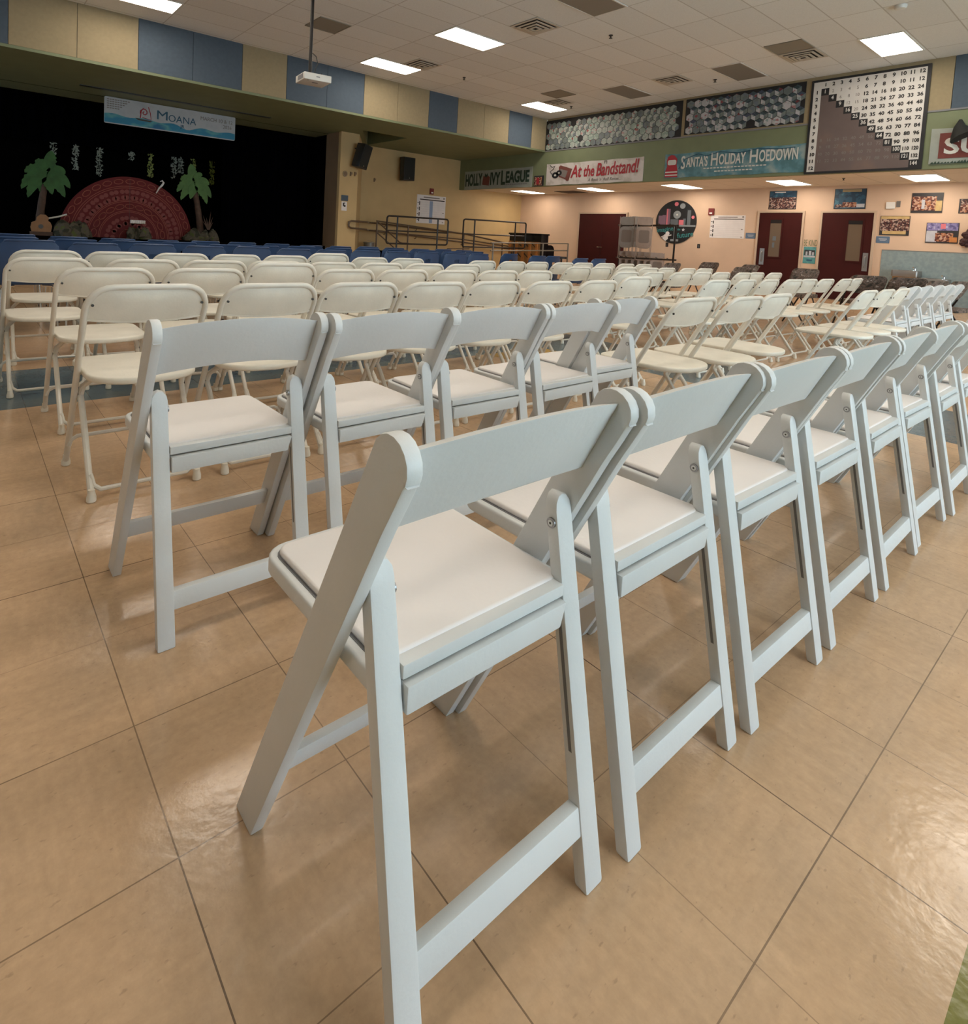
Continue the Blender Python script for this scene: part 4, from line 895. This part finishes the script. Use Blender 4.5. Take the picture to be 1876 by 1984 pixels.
# ---------------- padded resin folding chair ----------------
def make_resin(label):
    t = thing('padded_folding_chair', label, 'chair')
    W = .223; th = .023; LW = .039
    for s in (-1, 1):
        x0, x1 = (-W, -W+th) if s < 0 else (W-th, W)
        # side rail: foot at y -.033..+.031, rising backwards to a rounded top
        rear = [(-.033, 0), (-.362, .655), (-.384, .695), (-.401, .728)]
        top = arc(-.370, .742, .036, 205, 40, 8)
        front = [(-.331, .742), (-.273, .620), (.031, 0)]
        b = MB(); b.prism(rear+top+front, SIDE, x0, x1).bevel(.0035, 2, 40); b.build('side_rail', 'resin', t)
    # backrest board between the rails, arched top and bottom, slightly bowed backwards
    b = MB(); n = 16; W2 = W-th+.004; rows = []
    for i in range(n+1):
        s = -1+2*i/n; x = s*W2; zt = .757+.021*(1-s*s); zb = .634+.022*(1-s*s); bow = -.022*(1-s*s)
        yy = lambda z: -.012-.489*z+bow
        rows.append([(x, yy(zb), zb), (x, yy(zt), zt), (x, yy(zt)+.021, zt-.006), (x, yy(zb)+.021, zb)])
    vr = [[b.bm.verts.new(p) for p in r] for r in rows]
    for i in range(n):
        for k in range(4): b.face([vr[i][k], vr[i][(k+1) % 4], vr[i+1][(k+1) % 4], vr[i+1][k]])
    b.face(vr[0]); b.face(vr[-1][::-1]); b.bevel(.004, 2, 50); b.build('backrest', 'resin', t)
    # seat frame and pad
    b = MB(); b.prism(arc(W-.03-.045, .035-.045, .045, 90, 0, 5)+[(W-.028, -.318), (-W+.028, -.318)]+arc(-W+.03+.045, .035-.045, .045, 180, 90, 5), XYZ, .422, .450).bevel(.006, 3, 40); b.build('seat_frame', 'resin', t)
    MB().prism(rrect(-W+.043, W-.043, -.316, .017, .03), XYZ, .449, .4510).build('seat_gap', 'groove', t, False)
    b = MB(); b.prism(rrect(-W+.047, W-.047, -.316, .012, .024), XYZ, .449, .461).bevel(.006, 3, 40); b.build('seat_pad', 'vinyl', t)
    # rear legs: thin frame leaning from the floor up to the pivot
    for s in (-1, 1):
        xo = s*(W-th-.001); xi = s*(W-th-.001-LW)
        P = lambda z: -.418+.190*z
        b = MB(); pts = [(xo, 0), (xo, .55)]+[(s*(W-th-.001-LW/2+LW/2*math.cos(q)), .565+.026*math.sin(q)) for q in (0, .5, 1.05, 1.57, 2.1, 2.64, PI)]+[(xi, .55), (xi-s*.002, 0)]
        b.prism(pts, lambda a, z, c: (a, P(z)+c, z), 0, .024).bevel(.0045, 2, 40); lg = b.build('rear_leg', 'resin', t)
        xs = min(xi, xi-s*.0015), max(xi, xi-s*.0015)
        bb = MB(); bb.hexa([(xs[0], P(.2)+.008, .2), (xs[1], P(.2)+.008, .2), (xs[1], P(.2)+.014, .2), (xs[0], P(.2)+.014, .2), (xs[0], P(.4)+.008, .4), (xs[1], P(.4)+.008, .4), (xs[1], P(.4)+.014, .4), (xs[0], P(.4)+.014, .4)])
        bb.build('slot', 'groove', lg, False)
        bb = MB(); c = (P(.545)+.012, .545)
        f = lambda a, b_, cc: (cc, c[0]+a, c[1]+b_)
        bb.prism(circ(0, 0, .0085, 14), f, xi, xi-s*.003); bb.build('bolt_ring', 'bolt', lg)
        bb = MB(); bb.prism(circ(0, 0, .0052, 12), f, xi-s*.003, xi-s*.004); bb.build('bolt_cap', 'resin', lg)
        bb = MB(); bb.prism(circ(0, 0, .002, 8), f, xi-s*.004, xi-s*.0045); bb.build('bolt_centre', 'rivet', lg)
    P = lambda z: -.418+.190*z; wi = W-th-LW
    b = MB(); b.hexa([(-wi, P(.082)+.003, .082), (wi, P(.082)+.003, .082), (wi, P(.082)+.022, .082), (-wi, P(.082)+.022, .082), (-wi, P(.125)+.003, .125), (wi, P(.125)+.003, .125), (wi, P(.125)+.022, .125), (-wi, P(.125)+.022, .125)]).bevel(.003)
    b.build('rear_stretcher', 'resin', t)
    b = MB(); b.box(-wi+.002, wi-.002, -.336, -.312, .438, .4575).bevel(.003); b.build('rear_rail', 'resin', t)
    b = MB(); b.prism([(-wi+.004, .434), (wi-.004, .434), (wi-.016, .396), (-wi+.004, .396)], FRONT, -.345, -.324).bevel(.003); b.build('apron', 'resin', t)
    b = MB(); b.hexa([(-W+th, -.078, .128), (W-th, -.078, .128), (W-th, -.060, .128), (-W+th, -.060, .128), (-W+th, -.106, .182), (W-th, -.106, .182), (W-th, -.088, .182), (-W+th, -.088, .182)]).bevel(.003)
    b.build('front_stretcher', 'resin', t)
    return t
ORD = ['first', 'second', 'third', 'fourth', 'fifth', 'sixth', 'seventh', 'eighth', 'ninth', 'tenth', 'eleventh', 'twelfth', 'thirteenth', 'fourteenth', 'fifteenth']
resin0 = make_resin('x'); used = [False]
def place(proto, flag, x, y, rz, label, group, sz=1.0):
    c = proto if not flag[0] else copy_tree(proto); flag[0] = True
    c.location = (x, y, 0); c.rotation_euler = (0, 0, rz); c.scale = (1, 1, sz); c['label'] = label; c['group'] = group; return c
row1 = [.326, .775, 1.222, 1.670, 2.118, 2.568, 3.02, 3.47, 3.92]
d1 = ['nearest the camera and largest in the picture', 'directly right of the largest one', 'third along the nearest row', 'fourth along the nearest row', 'fifth along the nearest row', 'sixth along the nearest row', 'seventh along the nearest row', 'eighth along the nearest row, at the right edge', 'ninth along the nearest row, beyond the right edge']
for i, x in enumerate(row1[:8]): place(resin0, used, x, [0, -.008, -.018, -.02, -.02, -.01, -.02, -.02][i], [0, .01, -.01, 0, .015, -.01, .01, 0][i], 'white padded folding chair, '+d1[i], 'padded chairs in the nearest row')
d2 = ['at the left end of the second row', 'second from the left in the second row', 'third in the second row', 'fourth in the second row', 'fifth in the second row, beside the cream chairs']
for i, (x, y) in enumerate([(.288, .905), (.738, .885), (1.186, .885), (1.625, .885), (2.035, .96)]): place(resin0, used, x, y, [0, .01, -.02, .02, 0][i], 'white padded folding chair '+d2[i], 'padded chairs in the second row')
for i, x in enumerate([6.40, 6.85, 7.30, 7.76, 8.22]): place(resin0, used, x, .905+.0*i, 0, 'small far padded chair, %s of five at the far right, counted from the cream chairs' % ORD[i], 'padded chairs at the far right')

# ---------------- cream plastic folding chair ----------------
def make_cream(label):
    t = thing('folding_chair', label, 'chair')
    W = .207; r = .0115
    S = lambda y, z: (y, z)
    # back frame: front foot at y=.455 rising to the top at y=.07, z=.755
    yb = lambda z: .418-.56*z
    cr = .085; zt = .765; pts = [(-W, yb(.02), .02), (-W, yb(.35), .35), (-W, yb(zt-cr), zt-cr)]
    for k in range(1, 7):
        a = PI-k*PI/12; z = zt-cr+cr*math.sin(a); pts.append((-W+cr+cr*math.cos(a), yb(z), z))
    right = [(-p[0], p[1], p[2]) for p in pts[::-1]]
    MB().tube(pts+right, r, 10).build('back_frame', 'creamtube', t)
    # back panel
    b = MB(); n = 14; mrows = 5; grid = []
    for i in range(n+1):
        s = -1+2*i/n; x = s*(W-.006); e = max(0, abs(x)-(W-cr))
        ztop = zt-cr+math.sqrt(max(cr*cr-e*e, 0))-.004 if e > 0 else zt-.004
        zbot = .645-.012*(1-s*s)+(.006 if abs(s) > .95 else 0); bow = -.030*(1-s*s)
        colm = []
        for j in range(mrows+1):
            v = j/mrows; z = zbot+(ztop-zbot)*v; curl = -.006*math.exp(-v*9)
            colm.append((x, yb(z)+bow*(1-v**4)-curl*.0, z))
        grid.append(colm)
    f = [[b.bm.verts.new(p) for p in c] for c in grid]; g = [[b.bm.verts.new((p[0], p[1]+.006, p[2])) for p in c] for c in grid]
    for i in range(n):
        for j in range(mrows):
            b.face([f[i][j], f[i+1][j], f[i+1][j+1], f[i][j+1]]); b.face([g[i][j], g[i][j+1], g[i+1][j+1], g[i+1][j]])
    for i in range(n): b.face([f[i][0], g[i][0], g[i+1][0], f[i+1][0]]); b.face([f[i][-1], f[i+1][-1], g[i+1][-1], g[i][-1]])
    for j in range(mrows): b.face([f[0][j], f[0][j+1], g[0][j+1], g[0][j]]); b.face([f[n][j], g[n][j], g[n][j+1], f[n][j+1]])
    b.tube([(x, yb(.645-.012*(1-(x/W)**2))-.030*(1-(x/(W-.006))**2)+.004, .645-.012*(1-(x/W)**2)) for x in [(-W+.012)+(2*W-.024)*i/12 for i in range(13)]], .006, 6)
    b.build('backrest', 'cream', t)
    # seat, rounded trapezoid with a turned-down lip
    b = MB(); out = []
    o = arc(.045, .110, .148, -80, 6, 9)+arc(.135, .350, .062, 0, 84, 5); o = [(.0, -.048)]+o+[(0, .419)]
    o = o+[(-p[0], p[1]) for p in o[::-1] if p[0] > 0]
    b.prism(o, XYZ, .418, .442).bevel(.009, 3, 50); b.build('seat', 'cream', t)
    # rear leg frame: from under the seat front, crossing back to the rear foot
    for s in (-1, 1):
        MB().tube([(s*.135, .13, .425), (s*.155, .185, .400), (s*.180, .225, .365), (s*.186, .235, .33), (s*.184, .205, .29), (s*.183, .012, .03)], .0112, 9).build('rear_leg', 'creamtube', t)
        MB().lathe([(.013, 0), (.0165, .004), (.0165, .018), (.012, .035), (.0115, .045)], 10, (s*.183, .004, 0)).build('foot_cap', 'cream', t)
        MB().lathe([(.013, 0), (.0165, .004), (.0165, .018), (.012, .035), (.0115, .045)], 10, (s*W, yb(.015), 0)).build('foot_cap', 'cream', t)
        MB().prism(circ(0, 0, .005, 8), lambda a, b_, c: (s*(W-.02)+a, c, .700+b_), yb(.700)-.016, yb(.700)-.010).build('rivet', 'rivet', t)
    MB().tube([(-.180, .045, .085), (-.172, .028, .050), (-.150, .026, .032), (.150, .026, .032), (.172, .028, .050), (.180, .045, .085)], .0085, 8).build('rear_crossbar', 'creamtube', t)
    MB().tube([(-W, yb(.135), .10), (-W+.008, yb(.135), .125), (-W+.03, yb(.135), .137), (W-.03, yb(.135), .137), (W-.008, yb(.135), .125), (W, yb(.135), .10)], .0085, 8).build('front_crossbar', 'creamtube', t)
    for s in (-1, 1): MB().tube([(s*.200, yb(.33)-.0, .335), (s*.178, yb(.33)-.0, .335)], .007, 6).build('pivot_pin', 'rivet', t)
    return t
def relax(xs, d):
    out = list(xs)
    for i in range(1, len(out)):
        if out[i]-out[i-1] < d: out[i] = out[i-1]+d
    return out
cream0 = make_cream('x'); usedc = [False]
creams = {
 'third row': (1.40, [.30, .795, 1.25, 1.685, 2.16, 2.62, 3.12], [4.68, 5.24, 5.68, 6.18, 6.6, 7.08, 7.66, 8.12]),
 'fourth row': (2.215, [.305, .785, 1.21, 1.675, 2.12, 2.58, 3.02, 3.47], [4.69, 5.17, 5.62, 6.15, 6.58, 6.98, 7.38, 7.86]),
 'fifth row': (2.95, [.145, .64, 1.06, 1.52, 2.0, 2.40, 2.865, 3.30], [4.84, 5.25, 5.73, 6.18, 6.62, 7.03, 7.48]),
 'sixth row': (3.80, [.215, .66, 1.12, 1.55, 1.99, 2.385, 2.80, 3.24], [4.27, 4.64, 5.03, 5.41, 5.88, 6.28, 6.68, 7.2])}
rn = random.Random(11)
yr = {'third row': -.08, 'fourth row': -.075, 'fifth row': -.14, 'sixth row': -.20}
for rname, (y, left, right) in creams.items():
    near = lambda xs: [(x+.273)*.961-.273 for x in xs]
    left = relax(near(left), .432); right = relax(near(right), .432)
    for i, x in enumerate(left):
        sz = 1.0; dy = (rn.random()-.5)*.04; rz = (rn.random()-.5)*.06
        if rname == 'third row' and i in (0, 1): dy = 0; rz = 0.01
        if rname == 'fourth row' and i == 2: sz = 1.045
        if rname == 'sixth row' and i == 5: sz = 1.035
        place(cream0, usedc, x, y+dy, rz, 'cream folding chair, %s from the left in the %s, left block' % (ORD[i], rname), 'cream chairs left of the aisle', sz)
    if rname == 'third row': place(cream0, usedc, 3.45, y, .04, 'cream folding chair, last before the aisle in the third row, left block', 'cream chairs left of the aisle', 1.03)
    for i, x in enumerate(right):
        dy = (rn.random()-.5)*.05; rz = (rn.random()-.5)*.08
        place(cream0, usedc, x, y+yr[rname]+dy, rz, 'cream folding chair, %s from the aisle in the %s, right block' % (ORD[i], rname), 'cream chairs right of the aisle', 1.0)
for i, (x, y, rz) in enumerate([(2.52, .505, .0), (2.955, .46, .0), (3.45, .50, .0)]):
    place(cream0, usedc, x, y, rz, 'cream folding chair, %s of three continuing the second row right of the padded chairs' % ORD[i], 'cream chairs continuing the second row')
for i, x in enumerate([4.96, 5.40, 5.83]):
    place(cream0, usedc, x, .46, .01, 'cream folding chair, %s of three beyond the aisle beside the far padded chairs' % ORD[i], 'cream chairs beside the far padded chairs')

# ---------------- navy stacking chairs ----------------
def make_navy(label):
    t = thing('stacking_chair', label, 'chair')
    # back shell with an oval hand hole
    b = MB(); n = 20; m = 8; W = .235; yb = lambda z: -.02-.16*(z-.42)
    F = {}; G = {}
    def pt(i, j):
        s = -1+2*i/n; v = j/m; z = .42+.365*v; k = 1-.10*v; x = s*W*k
        if v > .8: x *= 1-.07*((v-.8)/.2)**2
        if abs(s) > .8 and j == m: z -= .03*((abs(s)-.8)/.2)**2
        return Vector((x, yb(z)-.035*(1-s*s)+(.02 if j == m else 0)*0, z))
    hole = {(i, 5) for i in range(8, 12)}
    for i in range(n+1):
        for j in range(m+1):
            p = pt(i, j); F[i, j] = b.bm.verts.new(p); G[i, j] = b.bm.verts.new(p+Vector((0, .014, 0)))
    cells = {(i, j) for i in range(n) for j in range(m)}-hole
    for (i, j) in cells:
        b.face([F[i, j], F[i+1, j], F[i+1, j+1], F[i, j+1]]); b.face([G[i, j], G[i, j+1], G[i+1, j+1], G[i+1, j]])
        for (di, dj, a, c) in ((-1, 0, (i, j), (i, j+1)), (1, 0, (i+1, j), (i+1, j+1)), (0, -1, (i, j), (i+1, j)), (0, 1, (i, j+1), (i+1, j+1))):
            if (i+di, j+dj) not in cells: b.face([F[a], F[c], G[c], G[a]])
    b.build('backrest', 'bluepl', t)
    b = MB(); b.tube([pt(i, m)+Vector((0, -.006, .0)) for i in range(1, n)], .009, 6); b.build('top_lip', 'bluepl', t)
    b = MB(); b.prism(rrect(-.225, .225, -.03, .40, .06), XYZ, .405, .43).bevel(.008, 2, 40); b.build('seat', 'bluepl', t)
    for sx in (-1, 1):
        for (yy, fy) in ((.02, -.03), (.36, .40)):
            b = MB(); b.tube([(sx*.10, yy, .395), (sx*.17, yy, .39), (sx*.195, yy+(fy-yy)*.1, .36), (sx*.215, fy, .02)], .010, 8); lg = b.build('leg', 'chrome', t)
            MB().lathe([(.017, 0), (.017, .012), (.011, .022)], 10, (sx*.215, fy, 0)).build('glide', 'black', lg)
    return t
navy0 = make_navy('x'); usedn = [False]
rn = random.Random(5); cnt = 0
for ri, (y, xs) in enumerate([(5.16, [-.797+.497*k for k in range(14)]), (6.02, [-.35+.50*k for k in range(14)]), (6.88, [-.30+.50*k for k in range(15)])]):
    nm = ['nearest', 'middle', 'farthest'][ri]
    for i, x in enumerate(xs):
        place(navy0, usedn, x, y+(rn.random()-.5)*.05+(.03*i if ri == 0 else 0)*.6, (rn.random()-.5)*.08, 'navy blue plastic stacking chair, %s from the left in the %s navy row' % ((ORD+['sixteenth'])[i], nm), 'navy stacking chairs before the stage', 1.0+(rn.random()-.5)*.02)
for i, (x, y) in enumerate([(6.66, 5.75), (6.72, 5.22), (7.15, 5.28), (7.12, 4.72), (7.55, 4.70)]):
    place(navy0, usedn, x, y, .1, 'navy blue stacking chair, %s from the left of those toward the piano' % ORD[i], 'loose navy chairs toward the piano')

# ---------------- camouflage covered folding chairs ----------------
def make_camo(label):
    t = thing('camouflage_chair', label, 'chair')
    yb = lambda z: .45-.50*z
    b = MB(); b.prism(rrect(-.22, .22, .55, .79, .07), lambda a, z, c: (a, yb(z)+c, z), -.02, .025).bevel(.012, 2, 40); b.build('backrest', 'camo', t)
    MB().prism(rrect(-.21, .21, .0, .40, .05), XYZ, .41, .46).bevel(.012, 2, 40).build('seat', 'camo', t)
    for s in (-1, 1):
        MB().tube([(s*.215, yb(.01), .01), (s*.215, yb(.56), .56)], .011, 8).build('front_leg', 'blackmetal', t)
        MB().tube([(s*.20, .0, .01), (s*.20, .24, .41)], .011, 8).build('rear_leg', 'blackmetal', t)
    return t
camo0 = make_camo('x'); usedk = [False]
for i, (x, y, rz, lb) in enumerate([(10.9, 2.85, -.7, 'before the gap between the two windowed doors'), (10.9, 4.45, -.3, 'tiny tip seen below the round mural'), (11.1, 3.8, -.2, 'left of the first windowed door'), (10.3, 3.35, .3, 'at the left foot of the first windowed door'),
        (8.95, 1.47, -.8, 'left one of the pair left of the fountains'), (9.24, 1.12, -.8, 'right one of the pair left of the fountains'),
        (8.78, .72, -.2, 'just past the last far padded chair'), (9.28, .60, -.2, 'second one past the last far padded chair'),
        (9.2, 2.2, 0, 'behind the far end of the fourth row'), (8.75, 2.95, .1, 'behind the far end of the fifth row'), (8.3, 3.75, 0, 'behind the far end of the sixth row')]):
    place(camo0, usedk, x, y, rz, 'brown camouflage folding chair, '+lb, 'brown camouflage chairs beyond the right block')
